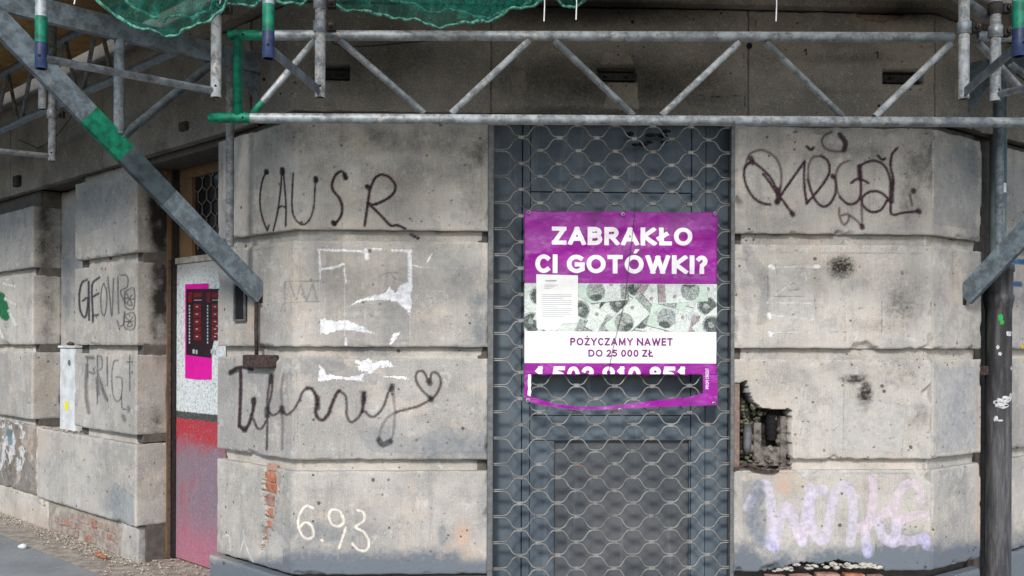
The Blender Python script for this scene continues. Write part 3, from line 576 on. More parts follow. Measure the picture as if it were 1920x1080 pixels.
# far pier
C3 = [WL(6.6), WL(4.195), WL(4.195, -RB)]
for i in (1, 2, 3):
    a, b = Zr[i]; wall_piece('stone_block', bld, C3, a, 2.80 if i == 3 else b, .013, M['stone'], 'L', seed=i+91)
for i, (a, b) in enumerate(Jn): wall_piece('mortar_joint', bld, [WL(6.6), WL(4.24), WL(4.24, -RB+.03)], a-.03, b+.004, .02, M['joint'], 'L', o0=-.058, depth=.1, seed=i+96)
wall_piece('plinth', bld, [WL(6.6), WL(4.12)], .17, .80, .013, M['plinth'], 'L', o0=-.03, seed=99, label='dark flaking plinth render')
wall_piece('plinth', bld, [WL(4.12), WL(4.0)], .10, .80, .008, M['plaster'], '', o0=-.012, relief=.012, seed=100, label='crumbling white mortar edge')
wall_piece('niche_wall', bld, [WL(4.25), WL(3.2)], .7, 2.95, .02, M['niche'], 'L', o0=-.255, seed=101)
# bases
wall_piece('base_course', bld, [WL(6.6), WL(3.95)], GZ-.05, .165, .016, M['joint'], 'L', o0=-.05, relief=.006, seed=102)
wall_piece('base_course', bld, [WL(3.95), WL(2.42)], GZ-.05, .165, .010, M['dirt'], '', o0=-.055, relief=.012, seed=103)
wall_piece('base_course', bld, [WL(2.42), WL(2.10), WL(2.10, -RB+.01)], GZ-.05, .155, .010, M['stone'], 'L', o0=-.03, depth=.2, relief=.008, seed=104, chip=2)
wall_piece('base_course', bld, [WL(.93), PL, WF(XD0)], GZ-.05, .15, .010, M['stone'], 'A', o0=.035, relief=.006, seed=105, chip=2)
wall_piece('base_course', bld, [WF(XD1), PR, WR(.6)], GZ-.05, .10, .014, M['stone'], 'B', o0=.0, relief=.006, seed=106)
wall_piece('base_course', bld, [WR(.9), WR(2.4)], GZ-.05, .15, .02, M['stone'], 'R', o0=.0, seed=107)
# frieze over everything, cut in blocks
FZ0, FZ1 = 2.955, 3.60
fx = lambda px: float(onF(px, 645)[0]); fu = lambda px, o=0: float((onL(px, 645, o)-PL) @ dL)
uj = fu(473); 
slots = lambda l: [([(x0, y0), (x1, y0), (x1, y1), (x0, y1)], .07, .25) for x0, y0, x1, y1 in l]
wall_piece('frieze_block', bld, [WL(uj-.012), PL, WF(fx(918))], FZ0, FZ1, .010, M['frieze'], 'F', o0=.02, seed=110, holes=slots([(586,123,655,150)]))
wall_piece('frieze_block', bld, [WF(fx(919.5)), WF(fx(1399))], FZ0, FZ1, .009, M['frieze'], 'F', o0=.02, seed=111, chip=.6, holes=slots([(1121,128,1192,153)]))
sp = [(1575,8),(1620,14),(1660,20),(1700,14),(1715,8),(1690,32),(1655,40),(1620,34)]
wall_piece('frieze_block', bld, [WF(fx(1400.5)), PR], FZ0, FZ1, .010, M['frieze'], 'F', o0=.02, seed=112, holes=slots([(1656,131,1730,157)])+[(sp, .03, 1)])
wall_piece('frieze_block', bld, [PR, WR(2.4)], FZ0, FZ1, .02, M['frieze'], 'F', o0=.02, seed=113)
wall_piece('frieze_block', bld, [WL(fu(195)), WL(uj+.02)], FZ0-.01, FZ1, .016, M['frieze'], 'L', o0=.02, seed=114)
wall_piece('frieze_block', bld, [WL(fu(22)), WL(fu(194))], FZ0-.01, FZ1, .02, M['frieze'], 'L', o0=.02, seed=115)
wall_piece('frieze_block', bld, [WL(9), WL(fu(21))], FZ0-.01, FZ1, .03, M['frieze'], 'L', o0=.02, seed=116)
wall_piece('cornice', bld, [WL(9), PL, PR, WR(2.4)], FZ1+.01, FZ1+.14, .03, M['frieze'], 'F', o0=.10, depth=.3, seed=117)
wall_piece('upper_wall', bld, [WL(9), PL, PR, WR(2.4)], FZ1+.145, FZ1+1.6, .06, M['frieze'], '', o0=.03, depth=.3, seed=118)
# solid core behind the facing
mb = MB()
def core(p, z0, z1, o, th=.35):
    p = [np.asarray(q, float)[:2] for q in p]
    d = [(p[i+1]-p[i])/np.linalg.norm(p[i+1]-p[i]) for i in range(len(p)-1)]; n = [np.array([q[1], -q[0]]) for q in d]
    mt = [n[0]]+[(n[i-1]+n[i])/(1+n[i-1]@n[i]) for i in range(1, len(n))]+[n[-1]]
    for i in range(len(p)-1):
        q = [p[i]+mt[i]*o, p[i+1]+mt[i+1]*o, p[i+1]+mt[i+1]*(o-th), p[i]+mt[i]*(o-th)]
        mb.add([(*v, z0) for v in q]+[(*v, z1) for v in q], [(0,1,5,4),(1,2,6,5),(2,3,7,6),(3,0,4,7),(4,5,6,7),(3,2,1,0)])
core([WL(.893), PL, WF(XD0-.003)], GZ-.1, 2.95, -.062)
core([WF(XD1+.003), PR, WR(.60)], GZ-.1, .84, -.12); core([WF(2.0), PR, WR(.60)], .84, 1.45, -.062); core([WF(XD1+.003), PR, WR(.60)], 1.45, 2.95, -.062)
core([WF(XD1+.003), WF(2.0)], .84, 1.45, -.2)
core([WR(.6), WR(.9)], GZ-.1, 3.7, -.09); core([WR(.9), WR(2.4)], GZ-.1, 2.95, -.062)
core([WL(3.24), WL(2.102)], .8, 2.95, -.062, .25); core([WL(6.6), WL(4.2)], GZ-.1, 2.95, -.07, .25); core([WL(4.1), WL(2.102)], GZ-.1, .75, -.09, .22)
core([WL(9), PL, PR, WR(2.4)], 2.965, 4.8, -.075); core([WL(9), WL(.5)], GZ-.1, 4.8, -.9)
mb.build('wall', M['core'], bld)
# spalled hanging mortar in the frieze holes
for (x0, y0, x1, y1) in [(588,126,653,148), (1123,131,1190,151), (1658,134,1728,155)]:
    m = MB(); a = onF(x0, y0); b = onF(x1, y1)
    m.box((a[0], .03, b[2]), (b[0], .036, a[2]), 0)
    m.box((a[0], .0, b[2]), (b[0], .03, b[2]+.006), 0); m.box((a[0], .0, a[2]-.006), (b[0], .03, a[2]), 0)
    for q in (.2, .8): m.tube([(a[0]+(b[0]-a[0])*q, .03, (a[2]+b[2])/2), (a[0]+(b[0]-a[0])*q, .012, (a[2]+b[2])/2)], .010, 10)
    m.build('anchor_slot', M['dark'], bld)
m = MB()
for px, py, r in [(1405, 86, .019), (1186, 41, .011), (1160, 24, .008), (1159, 103, .006), (1207, 88, .005), (1159, 87, .005), (1146, 161, .005), (1174, 161, .005), (1352, 25, .006), (1707, 168, .005), (1725, 168, .005), (1648, 198, .008), (495, 149, .01), (526, 176, .006)]:
    p = onF(px, py, .021); m.tube([p+np.array([0, -.0015, 0]), p+np.array([0, .002, 0])], r, 12, hollow=False)
m.build('drill_hole', M['black'], bld, kind='stuff')
m = MB()
for px, py in [(1508, 95), (1642, 100)]:
    p = onF(px, py, .02); m.tube([p, p+[0, -.03, 0], p+[0, -.035, -.02], p+[.004, -.02, -.03]], .004, 8)
m.build('iron_hook', M['rust'], bld)
# door set back behind the grille
YD = .17
door = root('door', None, None, ((XD0+XD1)/2, YD, GZ)); door.parent = bld; door.location = Vector(((XD0+XD1)/2, YD, GZ))-bld.location; door['label'] = 'grey blue steel shop door behind the grille'
def dpart(nm, mat, x0, z0, x1, z1, y0, y1, bev=.003, label=None):
    m = MB(); m.box((x0, y0, z0), (x1, y1, z1)); return m.build(nm, mat, door, bevel=bev, label=label)
dx = lambda px: float(onF(px, 645, -YD)[0]); dz = lambda py: float(onF(1170, py, -YD)[2])
x1, x2, x3, x4, x5, x6 = XD0-.05, dx(978), dx(993), dx(1318), dx(1323), XD1+.06
dpart('side_panel', M['door'], x1, GZ, x2, 2.97, YD, YD+.03); dpart('frame_strip', M['door'], x2+.004, GZ, x3, 2.97, YD-.012, YD+.03)
dpart('side_panel', M['door'], x5, GZ, x6, 2.97, YD, YD+.03); dpart('frame_strip', M['door'], dx(1296), GZ, x5-.004, 2.97, YD-.006, YD+.03)
ex0, ex1, ez = dx(1040), dx(1293), dz(826)
dpart('stile', M['door'], x3+.003, GZ, ex0, ez-.003, YD, YD+.03); dpart('stile', M['door'], ex1, GZ, dx(1296)-.003, ez-.003, YD, YD+.03)
dpart('rail', M['door'], x3+.003, ez, dx(1296)-.003, dz(780), YD, YD+.03); dpart('door_leaf', M['door'], x3+.003, dz(780)+.004, dx(1296)-.003, dz(362), YD+.004, YD+.03)
dpart('transom_panel', M['door'], x3+.003, dz(362)+.005, dx(1296)-.003, 2.97, YD+.002, YD+.03)
dpart('inset_panel', M['doorpanel'], ex0-.01, GZ, ex1+.01, ez+.01, YD+.035, YD+.05, label='browner sunk lower panel')
m = MB(); m.box((XD0-.06, YD+.052, GZ), (XD1+.07, YD+.06, 2.97)); m.build('backing', M['doorseam'], door)
m = MB()   # side reveals and head of the doorway
m.box((XD0-.06, .052, GZ), (XD0-.004, YD+.06, 2.95)); m.build('reveal', M['core'], bld)
m = MB(); m.box((XD0-.05, .03, 2.955), (XD1+.05, YD+.06, 2.99)); m.build('door_head', M['core'], bld)
m = MB(); m.box((XD0-.06, -.02, GZ-.02), (XD1+.06, YD+.06, GZ+.03)); m.build('threshold', M['plaster'], bld, bevel=.006)

# rubble stone generator
def rock(mb_, c, r, flat=.7, m=0, seed=None):
    rr = random.Random(seed) if seed is not None else random
    bm_v = [(-1,0,0),(1,0,0),(0,-1,0),(0,1,0),(0,0,-1),(0,0,1)]; V = []
    a = rr.random()*6.28; ca, sa = math.cos(a), math.sin(a)
    mids = [(.6,.6,.5),(-.6,.6,.5),(.6,-.6,.5),(-.6,-.6,.5),(.6,.6,-.5),(-.6,.6,-.5),(.6,-.6,-.5),(-.6,-.6,-.5)]
    for v in bm_v+mids:
        k = r*(.75+.5*rr.random()); x, y, z = v[0]*k, v[1]*k*.8, v[2]*k*flat; V.append((c[0]+x*ca-y*sa, c[1]+x*sa+y*ca, c[2]+z))
    q = [(5,1,6),(5,6,3),(5,3,7),(5,7,0),(5,0,9),(5,9,2),(5,2,8),(5,8,1),(4,10,1),(4,3,10),(4,11,3),(4,0,11),(4,13,0),(4,2,13),(4,12,2),(4,1,12),(1,10,6),(6,10,3),(3,11,7),(7,11,0),(0,13,9),(9,13,2),(2,12,8),(8,12,1)]
    mb_.add(V, q, m)
# inside the broken block
m = MB()
for i in range(40):
    px = random.uniform(1390, 1478); py = random.uniform(775, 872)
    if 1412 < px < 1472 and py < 850 and py > 790: continue
    p = onF(px, py, -.09-random.random()*.05); rock(m, p, random.uniform(.010, .032), .9)
for i in range(60):
    px = random.uniform(1388, 1425); py = random.choice([random.uniform(752, 800), random.uniform(845, 874)]); rock(m, onF(px, py, -.05-random.random()*.06), random.uniform(.006, .02), .9)
m.build('mossy_rubble', M['moss'], bld, kind='stuff')
m = MB()
for i in range(26):
    px = random.uniform(1405, 1482); py = random.uniform(864, 882); rock(m, onF(px, py, -.03-random.random()*.05), random.uniform(.01, .03), .5)

for i in range(34):
    t_ = i/34; px = random.choice([random.uniform(1408, 1424), random.uniform(1458, 1472), random.uniform(1415, 1470)]); py = random.uniform(800, 868) if not 1424 < px < 1458 else random.uniform(838, 872); rock(m, onF(px, py, -.07), random.uniform(.014, .030), 1.1)
a = onF(1411, 792, -.085); b = onF(1424, 872, -.085); m.box((a[0], .055, b[2]), (b[0], .12, a[2])); a = onF(1460, 780, -.085); b = onF(1470, 872, -.085); m.box((a[0], .05, b[2]), (b[0], .12, a[2]))
a = onF(1424, 838, -.085); b = onF(1460, 872, -.085); m.box((a[0], .06, b[2]), (b[0], .12, a[2])); 
m.build('concrete_rubble', M['lump'], bld, kind='stuff')
m = MB(); pts = []; rs = []
for j in range(15):
    q = onF(1446, 775+j*3.6, -.10); pts.append(q); rs.append((.036 if j % 3 else .030)*(1-.03*max(0, j-9)))
m.tube(pts, rs, 14, hollow=False); m.build('ribbed_hose', M['black'], bld)
m = MB(); m.tube([onF(1401, 795, -.05), onF(1402, 812, -.045), onF(1401, 838, -.05), onF(1400, 850, -.06)], [.022, .027, .025, .018], 12, hollow=False); m.build('conduit_stub', M['rail'], bld)
m = MB()
m.tube([onF(1376, 882, .005), onF(1392, 873, .02), onF(1404, 871, .015), onF(1420, 878, .02), onF(1440, 883, .015), onF(1456, 881, .02)], .008, 8, hollow=False)
m.tube([onF(1400, 873, .02), onF(1412, 881, .02), onF(1432, 885, .02), onF(1450, 886, .02), onF(1461, 882, .015)], .006, 8, hollow=False)
m.build('twisted_bar', M['rust'], bld)
# flakes along the foot
m = MB()
for i in range(46):
    px = random.uniform(1450, 1655); py = 1058+random.uniform(-2, 7)+(6 if px < 1490 else 0); rock(m, onF(px, py, -.005-random.random()*.02), random.uniform(.01, .035), .45)
m.build('plaster_flake', M['plaster'], bld, kind='stuff')
bm_ = MB(); bm_.box((-.11, -.03, -.03), (.11, .03, .03)); brk_me = None
def brick_obj(c, ax, hx, hy, hz, mat, parent=bld, name='brick', jit=.004):
    m = MB(); ax = np.asarray(ax, float); n = np.cross(ax, (0, 0, 1)); sub = 3
    V = []; c = np.asarray(c, float)
    m.obox(c, ax+np.array([0, 0, random.uniform(-.03, .03)]), n, (0, 0, 1), hx, hy, hz)
    m.v = [tuple(np.array(v)+np.array([random.uniform(-jit, jit) for _ in range(3)])) for v in m.v]
    return m.build(name, mat, parent, bevel=min(.006, hz*.3))
for k, (px, py, w, h) in enumerate([(1500, 1083, 40, 12), (1550, 1081, 44, 14), (1600, 1082, 42, 14), (1640, 1082, 30, 10), (1452, 1081, 36, 6)]):
    p = onF(px, py, -.028); brick_obj(p, (1, 0, 0), w/620, .03, h/620, M['brickpink'] if k % 3 != 2 else M['brick'])
for k, (px, py, w, h) in enumerate([(513, 876, 24, 11), (509, 893, 32, 17), (511, 914, 30, 17), (509, 938, 24, 20), (508, 961, 19, 17), (505, 981, 16, 14), (501, 1000, 13, 16), (497, 1018, 9, 14)]):
    p = onL(px-1, py, -.027); brick_obj(p, dL, w/620/.72*.95, .012, h/620*1.12, M['brick'] if k % 3 else M['brickpink'], jit=.007)
# exposed old bricks at the foot of the pier
for r_ in range(3):
    for c_ in range(12):
        u = 2.5+c_*.118+(.06 if r_ % 2 else 0); z = -.065+r_*.07
        if u > 3.75 or (r_ == 0 and c_ % 3 == 0) or (c_ > 8 and r_ == 2): continue
        brick_obj(WL(u, -.067+random.uniform(-.008, .008), z), dL, .052, .022, .029, M['brickpink'] if (r_*5+c_*3) % 7 == 1 else M['brickgrey'])

# ---------------------------------------------------------------- boarded doorway on the left wing
IB = .30
def boxL(m, u0, u1, o0, o1, z0, z1, k=0):
    m.obox(WL((u0+u1)/2, (o0+o1)/2, (z0+z1)/2), dL, nL, (0, 0, 1), abs(u1-u0)/2, abs(o1-o0)/2, abs(z1-z0)/2, k)
ub0 = fu(409, -IB)-.5; ub1 = fu(331, -IB); bz = float(onL(331, 487, -IB)[2])
bd = root('boarded_doorway', 'narrow doorway boarded with a speckled white and red painted panel', 'doorway', WL(1.5, -IB, GZ))
m = MB(); boxL(m, ub0, ub1, -IB, -IB-.03, GZ, bz); m.build('board', M['board'], bd, bevel=.003)
m = MB(); boxL(m, ub0, ub1+.005, -IB+.012, -IB, bz-.035, bz+.01); m.build('top_batten', M['dirt'], bd)
uf = fu(354, -IB)
m = MB(); boxL(m, uf, ub1+.0, -IB-.02, -IB-.06, bz+.01, 2.82); boxL(m, ub0, ub1, -IB-.02, -IB-.06, 2.82, 2.90); m.build('window_frame', M['wood'], bd, bevel=.003)
m = MB(); boxL(m, ub0, uf, -IB-.05, -IB-.06, bz, 2.82); m.build('pane', M['glass'], bd)
m = MB()
for r_ in range(7):
    for c_ in range(5):
        u = uf-.06-c_*.13-(.065 if r_ % 2 else 0); z = bz+.08+r_*.1
        for sx in (-1, 1): m.tube([WL(u, -IB-.04, z-.015), WL(u, -IB-.04, z+.015), WL(u+sx*.06, -IB-.04, z+.05), WL(u+sx*.065, -IB-.04, z+.085)], .0045, 6, cap=False)
m.build('window_grille', M['rustlight'], bd)
m = MB(); boxL(m, ub1+.004, ub1+.03, -IB+.03, -IB-.06, GZ, 2.9); m.build('door_jamb', M['dark'], bd)
m = MB(); boxL(m, ub1+.034, ub1+.06, -IB+.06, -IB-.06, GZ, 2.9); m.build('door_jamb', M['wood'], bd, label='brown edge of the jamb')
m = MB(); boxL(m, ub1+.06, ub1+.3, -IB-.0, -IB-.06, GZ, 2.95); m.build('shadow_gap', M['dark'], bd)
m = MB(); q = ub1+.015; m.tube([WL(q, -IB+.045, GZ), WL(q, -IB+.045, 1.2), WL(q+.004, -IB+.045, 2.2)], .011, 10); m.build('thin_pipe', M['rust'], bd)
m = MB(); boxL(m, ub0, 2.12, -.07, -IB-.06, 2.9, 2.95); m.build('head', M['core'], bd)
def sheetL(m, pxs, out, k=0, th=.0015):
    P = [onL(x, y, out) for x, y in pxs]; Q = [p-nL*th for p in P]; n = len(P)
    m.add(P+Q, [tuple(range(n)), tuple(range(2*n-1, n-1, -1))]+[(i, i+n, (i+1) % n+n, (i+1) % n) for i in range(n)], k)
m = MB(); sheetL(m, [(347,533),(391,531),(391,541),(397,541),(397,712),(370,712),(347,709)][::-1], -IB+.002)
m.build('magenta_poster', M['magenta'], label='bright magenta poster sheet on the speckled white board, under a dark one', cat='poster')
pr = root('dark_poster', 'black and dark red poster pasted over the magenta sheet on the boarded door', 'poster', onL(370, 670, -IB+.004))
m = MB(); sheetL(m, [(349,542),(440,541),(440,600),(406,602),(402,618),(400,640),(397,655),(396,671),(370,668),(349,665)][::-1], -IB+.0045); m.build('sheet', M['poster_black'], pr)
m = MB(); m2 = MB()
for c_ in range(2):
    x = 352+c_*34
    for k in range(5): x0 = x+11; sheetL(m, [(x0, 570+k*14), (x0+14, 570+k*14), (x0+14, 582+k*14), (x0, 582+k*14)][::-1], -IB+.006)
    sheetL(m, [(x+1, 548), (x+8, 548), (x+8, 567), (x+1, 567)][::-1], -IB+.006); sheetL(m, [(x+11, 549), (x+26, 549), (x+26, 558), (x+11, 558)][::-1], -IB+.006)
    for k in range(12): sheetL(m2, [(x+2, 572+k*6.2), (x+4.2, 572+k*6.2), (x+4.2, 576+k*6.2), (x+2, 576+k*6.2)][::-1], -IB+.007)
    for k in range(5): sheetL(m2, [(x+15, 574+k*14), (x+19, 574+k*14), (x+19, 576+k*14), (x+15, 576+k*14)][::-1], -IB+.0075)
    sheetL(m2, [(x+9, 655), (x+13, 655), (x+13, 663), (x+9, 663)][::-1], -IB+.007); sheetL(m2, [(x+15, 656), (x+18, 656), (x+18, 664), (x+15, 664)][::-1], -IB+.007)
    sheetL(m2, [(x+12, 562), (x+26, 562), (x+26, 563.4), (x+12, 563.4)][::-1], -IB+.007)
m.build('red_print', M['poster_red'], pr, kind='stuff'); m2.build('white_print', M['text_grey'], pr, kind='stuff')
# electricity box in the niche
m = MB(); e0, e1 = fu(141, -.06), fu(112.5, -.06); bx = root('meter_box', 'narrow white electricity meter box standing in the niche between the two left piers', 'meter box', WL((e0+e1)/2, -.15, .79))
zt = float(onL(126, 648, -.06)[2])
boxL(m, e0, e1, -.06, -.25, .80, zt-.02); m.build('box_body', M['white'], bx, bevel=.006)
m = MB(); boxL(m, e0-.01, e1+.01, -.045, -.25, zt-.02, zt); m.build('box_lid', M['white'], bx, bevel=.004)
m = MB(); p = onL(130, 680, -.058); m.tube([p, p+nL*.004], .024, 16, hollow=False); m.build('lock', M['rail'], bx)
m = MB(); sheetL(m, [(122,752),(128,752),(128,770),(122,770)][::-1], -.058); m.build('warning_sticker', simple('yellow_sticker', (.75, .68, .02), .5, 0, .05), bx)
m = MB()
for i in range(60): rock(m, WL(random.uniform(3.27, 3.98), random.uniform(-.22, -.02), .80), random.uniform(.006, .02), .6)
m.build('ledge_debris', M['rubble'], label='loose mortar crumbs on the ledge beside the white meter box', cat='rubble', kind='stuff')
m = MB()
for i in range(14): rock(m, WL(random.uniform(e0+.02, e1), random.uniform(-.2, -.1), zt+.015), random.uniform(.01, .03), .8)
m.build('box_top_debris', M['rust'], label='dark clump of debris on top of the white meter box', cat='debris', kind='stuff')
# iron bar, bracket, small opening on the pier
m = MB(); a = onL(443, 535); b = onL(464, 602); ua, ubb = (a-PL) @ dL, (b-PL) @ dL
z0, z1 = b[2]-.0, a[2]+.01
boxL(m, ubb, ua, .004, .012, z0, z1, 1)
for q in ((ubb, ubb+.012, z0, z1), (ua-.012, ua, z0, z1)): boxL(m, q[0], q[1], .0, .022, q[2], q[3])
boxL(m, ubb+.012, ua-.012, .0, .022, z0, z0+.012); boxL(m, ubb+.012, ua-.012, .0, .022, z1-.014, z1)
m.build('recessed_box', [M['rail'], M['black']], label='small empty grey metal frame set in the pier beside the iron bar', cat='metal box')
br = root('iron_bar_bracket', 'rusty iron bar hanging down to a rusty block on the left pier', 'iron bar', onL(481, 690, .03))
m = MB(); p = onL(481, 560, .03); q = onL(481, 668, .03); m.tube([p, (p+q)/2+nL*.003, q], .0125, 8, hollow=False); m.build('bar', M['rust'], br)
m = MB(); a = onL(457, 665, .05); b = onL(505, 690, .05); u0, u1 = (b-PL) @ dL, (a-PL) @ dL; boxL(m, u0, u1, -.02, .06, b[2], a[2]); m.build('block', M['rust'], br, bevel=.006)

# ---------------------------------------------------------------- rolling grille
gr = root('security_grille', 'rolling steel lattice grille closed over the grey shop door', 'security grille', ((XD0+XD1)/2, .03, GZ))
YG = .03; g0 = onF(975.6, 797, -YG); g1 = onF(1327, 797, -YG); SX = (g1[0]-g0[0])/5; SZ = float(onF(1150, 797, -YG)[2]-onF(1150, 821.4, -YG)[2])
X0 = g0[0]; Zref = g0[2]
def wire_mesh(phase):
    m = MB(); pts = [np.array([XD0+.01, 0, 0.])]
    dl = .0055; amp = SZ/2-dl; y = lambda up_: amp if up_ else -amp
    pts = []; xa, xb = X0-SX*.5, X0+SX*5.5; xs_ = [XD0+.01]+list(np.linspace(xa-.02, min(xb+.02, XD1-.03), 6*16))+[XD1-.005]
    for x in xs_:
        xc = min(max(x, xa), xb); th = 2*math.pi*(xc-X0)/SX; v = math.tanh(1.9*math.cos(th))/math.tanh(1.9)*(1 if phase == 0 else -1)
        pts.append(np.array([x, 0, amp*v]))
    m.tube(pts, .0046, 6, cap=False); me = m.mesh('wire'); me.materials.append(M['galvw']); return me
def galvw():
    n = NT('grille_wire_steel'); c = n.mix(n.ramp(n.noise(9, 5, .7), .3, .7), (.11, .11, .108), (.27, .275, .27)); c = n.mix(n.ramp(n.noise(13, 5, .7, n.scaled(1, 1, 1, (3, 9, 2))), .6, .7, 0, .7), c, (.25, .14, .08))
    return n.out(c, .5, .3, .4)
M['galvw'] = galvw()
wm = [wire_mesh(0), wire_mesh(1)]
cl = MB(); cl.box((-.0205, -.009, -.0125), (.0205, .009, .0125)); clm = cl.mesh('clamp'); clm.materials.append(M['galvw'])
bmx = bmesh.new(); bmx.from_mesh(clm); bmesh.ops.bevel(bmx, geom=bmx.edges[:], offset=.004, segments=1, affect='EDGES'); bmx.to_mesh(clm); bmx.free()
r_lo = int(math.floor((GZ-Zref)/SZ)); r_hi = int(math.ceil((2.97-Zref)/SZ))
for r_ in range(r_lo+1, r_hi):
    zc = Zref+r_*SZ
    if zc < 2.95:
        ks = range(6) if r_ % 2 == 0 else range(5)
        for k in ks:
            x = X0+SX*(k+(0 if r_ % 2 == 0 else .5)); o = link('clamp', clm, gr, loc=(x+random.uniform(-.003, .003), YG, zc+random.uniform(-.002, .002))); o.rotation_euler = (0, random.uniform(-.07, .07), 0)
    if zc+SZ/2 < 2.96: 
        o = link('wire', wm[0 if (r_ % 2) else 1], gr, loc=(0, YG+random.uniform(-.002, .002), zc+SZ/2))
m = MB(); m.box((XD0+.001, -.004, GZ+.03), (XD0+.034, .055, 2.95)); m.build('guide_rail', M['rail'], gr, bevel=.002)
zb = float(onF(1384, 715)[2]); zb2 = float(onF(1384, 878)[2])
m = MB(); m.box((XD1-.024, .002, GZ+.03), (XD1-.001, .055, 2.95)); m.build('guide_rail', M['rail'], gr, bevel=.002)
m = MB(); m.box((XD1+.002, .012, zb2+.002), (XD1+.036, .045, zb)); m.build('rail_bracket', M['rustlight'], gr, bevel=.003, label='rusty brown bracket exposed in the hole')
m = MB()
for i in range(9): rock(m, onF(random.uniform(1180, 1255), random.uniform(244, 272), -.10), random.uniform(.02, .045), .35)
m.build('stuck_rubbish', M['dark'], label='crumpled rubbish caught behind the top of the grille', cat='rubbish', kind='stuff')
m = MB(); m.tube([onF(1198, 232, .05), onF(1192, 300, .03), onF(1190, 400, .03), onF(1172, 560, .035), onF(1150, 650, .035), onF(1136, 720, .03)], .0016, 6, hollow=False); m.build('hanging_string', M['rust'], label='thin brown string hanging over the purple banner', cat='string')

# ---------------------------------------------------------------- banner
YB = .012
bn = root('advert_banner', 'torn purple and white vinyl advertising banner tied to the grille', 'banner', onF(1165, 770, YB))
b0 = onF(983.5, 397, YB); b1 = onF(1344.5, 397, YB); BX0, BX1 = b0[0], b1[0]; bzz = lambda py: float(onF(1165, py, YB)[2]); bxx = lambda px: float(onF(px, 600, YB)[0])
def wrinkle(x, z):
    x = np.asarray(x, float); z = np.asarray(z, float); u = (x-BX0)/(BX1-BX0); t = (bzz(396)-z)
    w = .006*np.sin(9*u+14*t+1)*np.clip(1-t*1.4, .15, 1)+.005*(fbm(x*5, z*9, 31, 3)-.5)*2+.022*(fbm(x*14+z*6, z*16, 37, 3)-.5)*np.exp(-((u-.62)/.28)**2-((t-.14)/.2)**2)+.007*np.abs(np.sin(7*u+17*t+2*fbm(x*3,z*3,2,2)))*np.clip(1-t*.7, .3, 1)
    w += -.006*np.cos(2*math.pi*u*1.0)*np.exp(-t*6)
    return -YB-.006+w
rows = sorted({bzz(p) for p in np.arange(396, 703, 3.3)} | {bzz(532), bzz(622), bzz(681)}); rows = [r for i, r in enumerate(rows)]
cols = np.linspace(BX0, BX1, 121)
XX, ZZ = np.meshgrid(cols, np.array(rows)); zj = ZZ.copy(); sag = .006*np.sin(np.linspace(0, 2*math.pi, 121)); zj[-1] += -np.abs(sag)
zj[0] += (fbm(XX[0]*30, XX[0]*0, 3, 2)-.5)*.012
V = np.dstack([XX+.004*np.sin(ZZ*3.)*((XX-BX0)/(BX1-BX0)-.5), wrinkle(XX, ZZ), zj]).reshape(-1, 3); nc = len(cols); I = np.arange(len(V)).reshape(len(rows), nc)
Q = np.stack([I[:-1, :-1], I[:-1, 1:], I[1:, 1:], I[1:, :-1]], -1).reshape(-1, 4)
zm = V[Q].mean(1)[:, 2]; mid = np.where((zm < bzz(532)) & (zm > bzz(681)), 1, 0)
me = npmesh('sheet', V, [Q], [True], None, mid); o = link('sheet', me, bn, [M['purple'], M['vinyl']])
md = o.modifiers.new('t', 'SOLIDIFY'); md.thickness = .001
def strip(m, pts_top, pts_bot, k, fn=None):
    P = []
    for (a, b) in zip(pts_top, pts_bot):
        for q in (a, b): P.append(q)
    n = len(pts_top); m.add(P, [(2*i+1, 2*i+3, 2*i+2, 2*i) for i in range(n-1)], k, True)
def bp(px, py, dy=0): x = bxx(px); z = bzz(py); return np.array([x, float(wrinkle(x, min(z, bzz(420))))+dy, z])
m = MB()
ys = np.linspace(bzz(702.5), bzz(748), 8)
for (xa, xb, k) in ((983.5, 990, 0), (990, 996, 1), (1318, 1345, 0)):
    if xa > 1300: m.build('side_strip', [M['purple'], M['vinyl']], bn); m = MB()
    strip(m, [np.array([bxx(xa+(.8*math.sin(i*2) if k else 0)), float(wrinkle(bxx(xa), z)), z]) for i, z in enumerate(ys)], [np.array([bxx(xb+(1.2*math.sin(i*3) if k or xa > 1300 else 0)), float(wrinkle(bxx(xb), z)), z]) for i, z in enumerate(ys)], k)
m.build('side_strip', [M['purple'], M['vinyl']], bn)
m = MB(); n_ = 40; T = []; Bt = []
for i in range(n_+1):
    x = 984+(1345-984)*i/n_; t = i/n_
    top = np.interp(x, [984, 1000, 1040, 1085, 1130, 1200, 1290, 1318, 1330, 1345], [739, 745, 757, 763, 763, 754, 744, 737, 727, 727]); bot = np.interp(x, [984, 1000, 1040, 1085, 1130, 1160, 1200, 1290, 1345], [750, 756, 763, 768, 768, 766, 764, 761, 759])
    tw = .007*math.exp(-((x-1090)/60)**2)
    T.append(np.array([bxx(x), -.022+tw+.004*math.sin(i*.9), bzz(top)])); Bt.append(np.array([bxx(x), -.022-tw+.005*math.sin(i*.5), bzz(bot)]))
strip(m, T, Bt, 0); o = m.build('torn_lower_strip', M['purple'], bn)
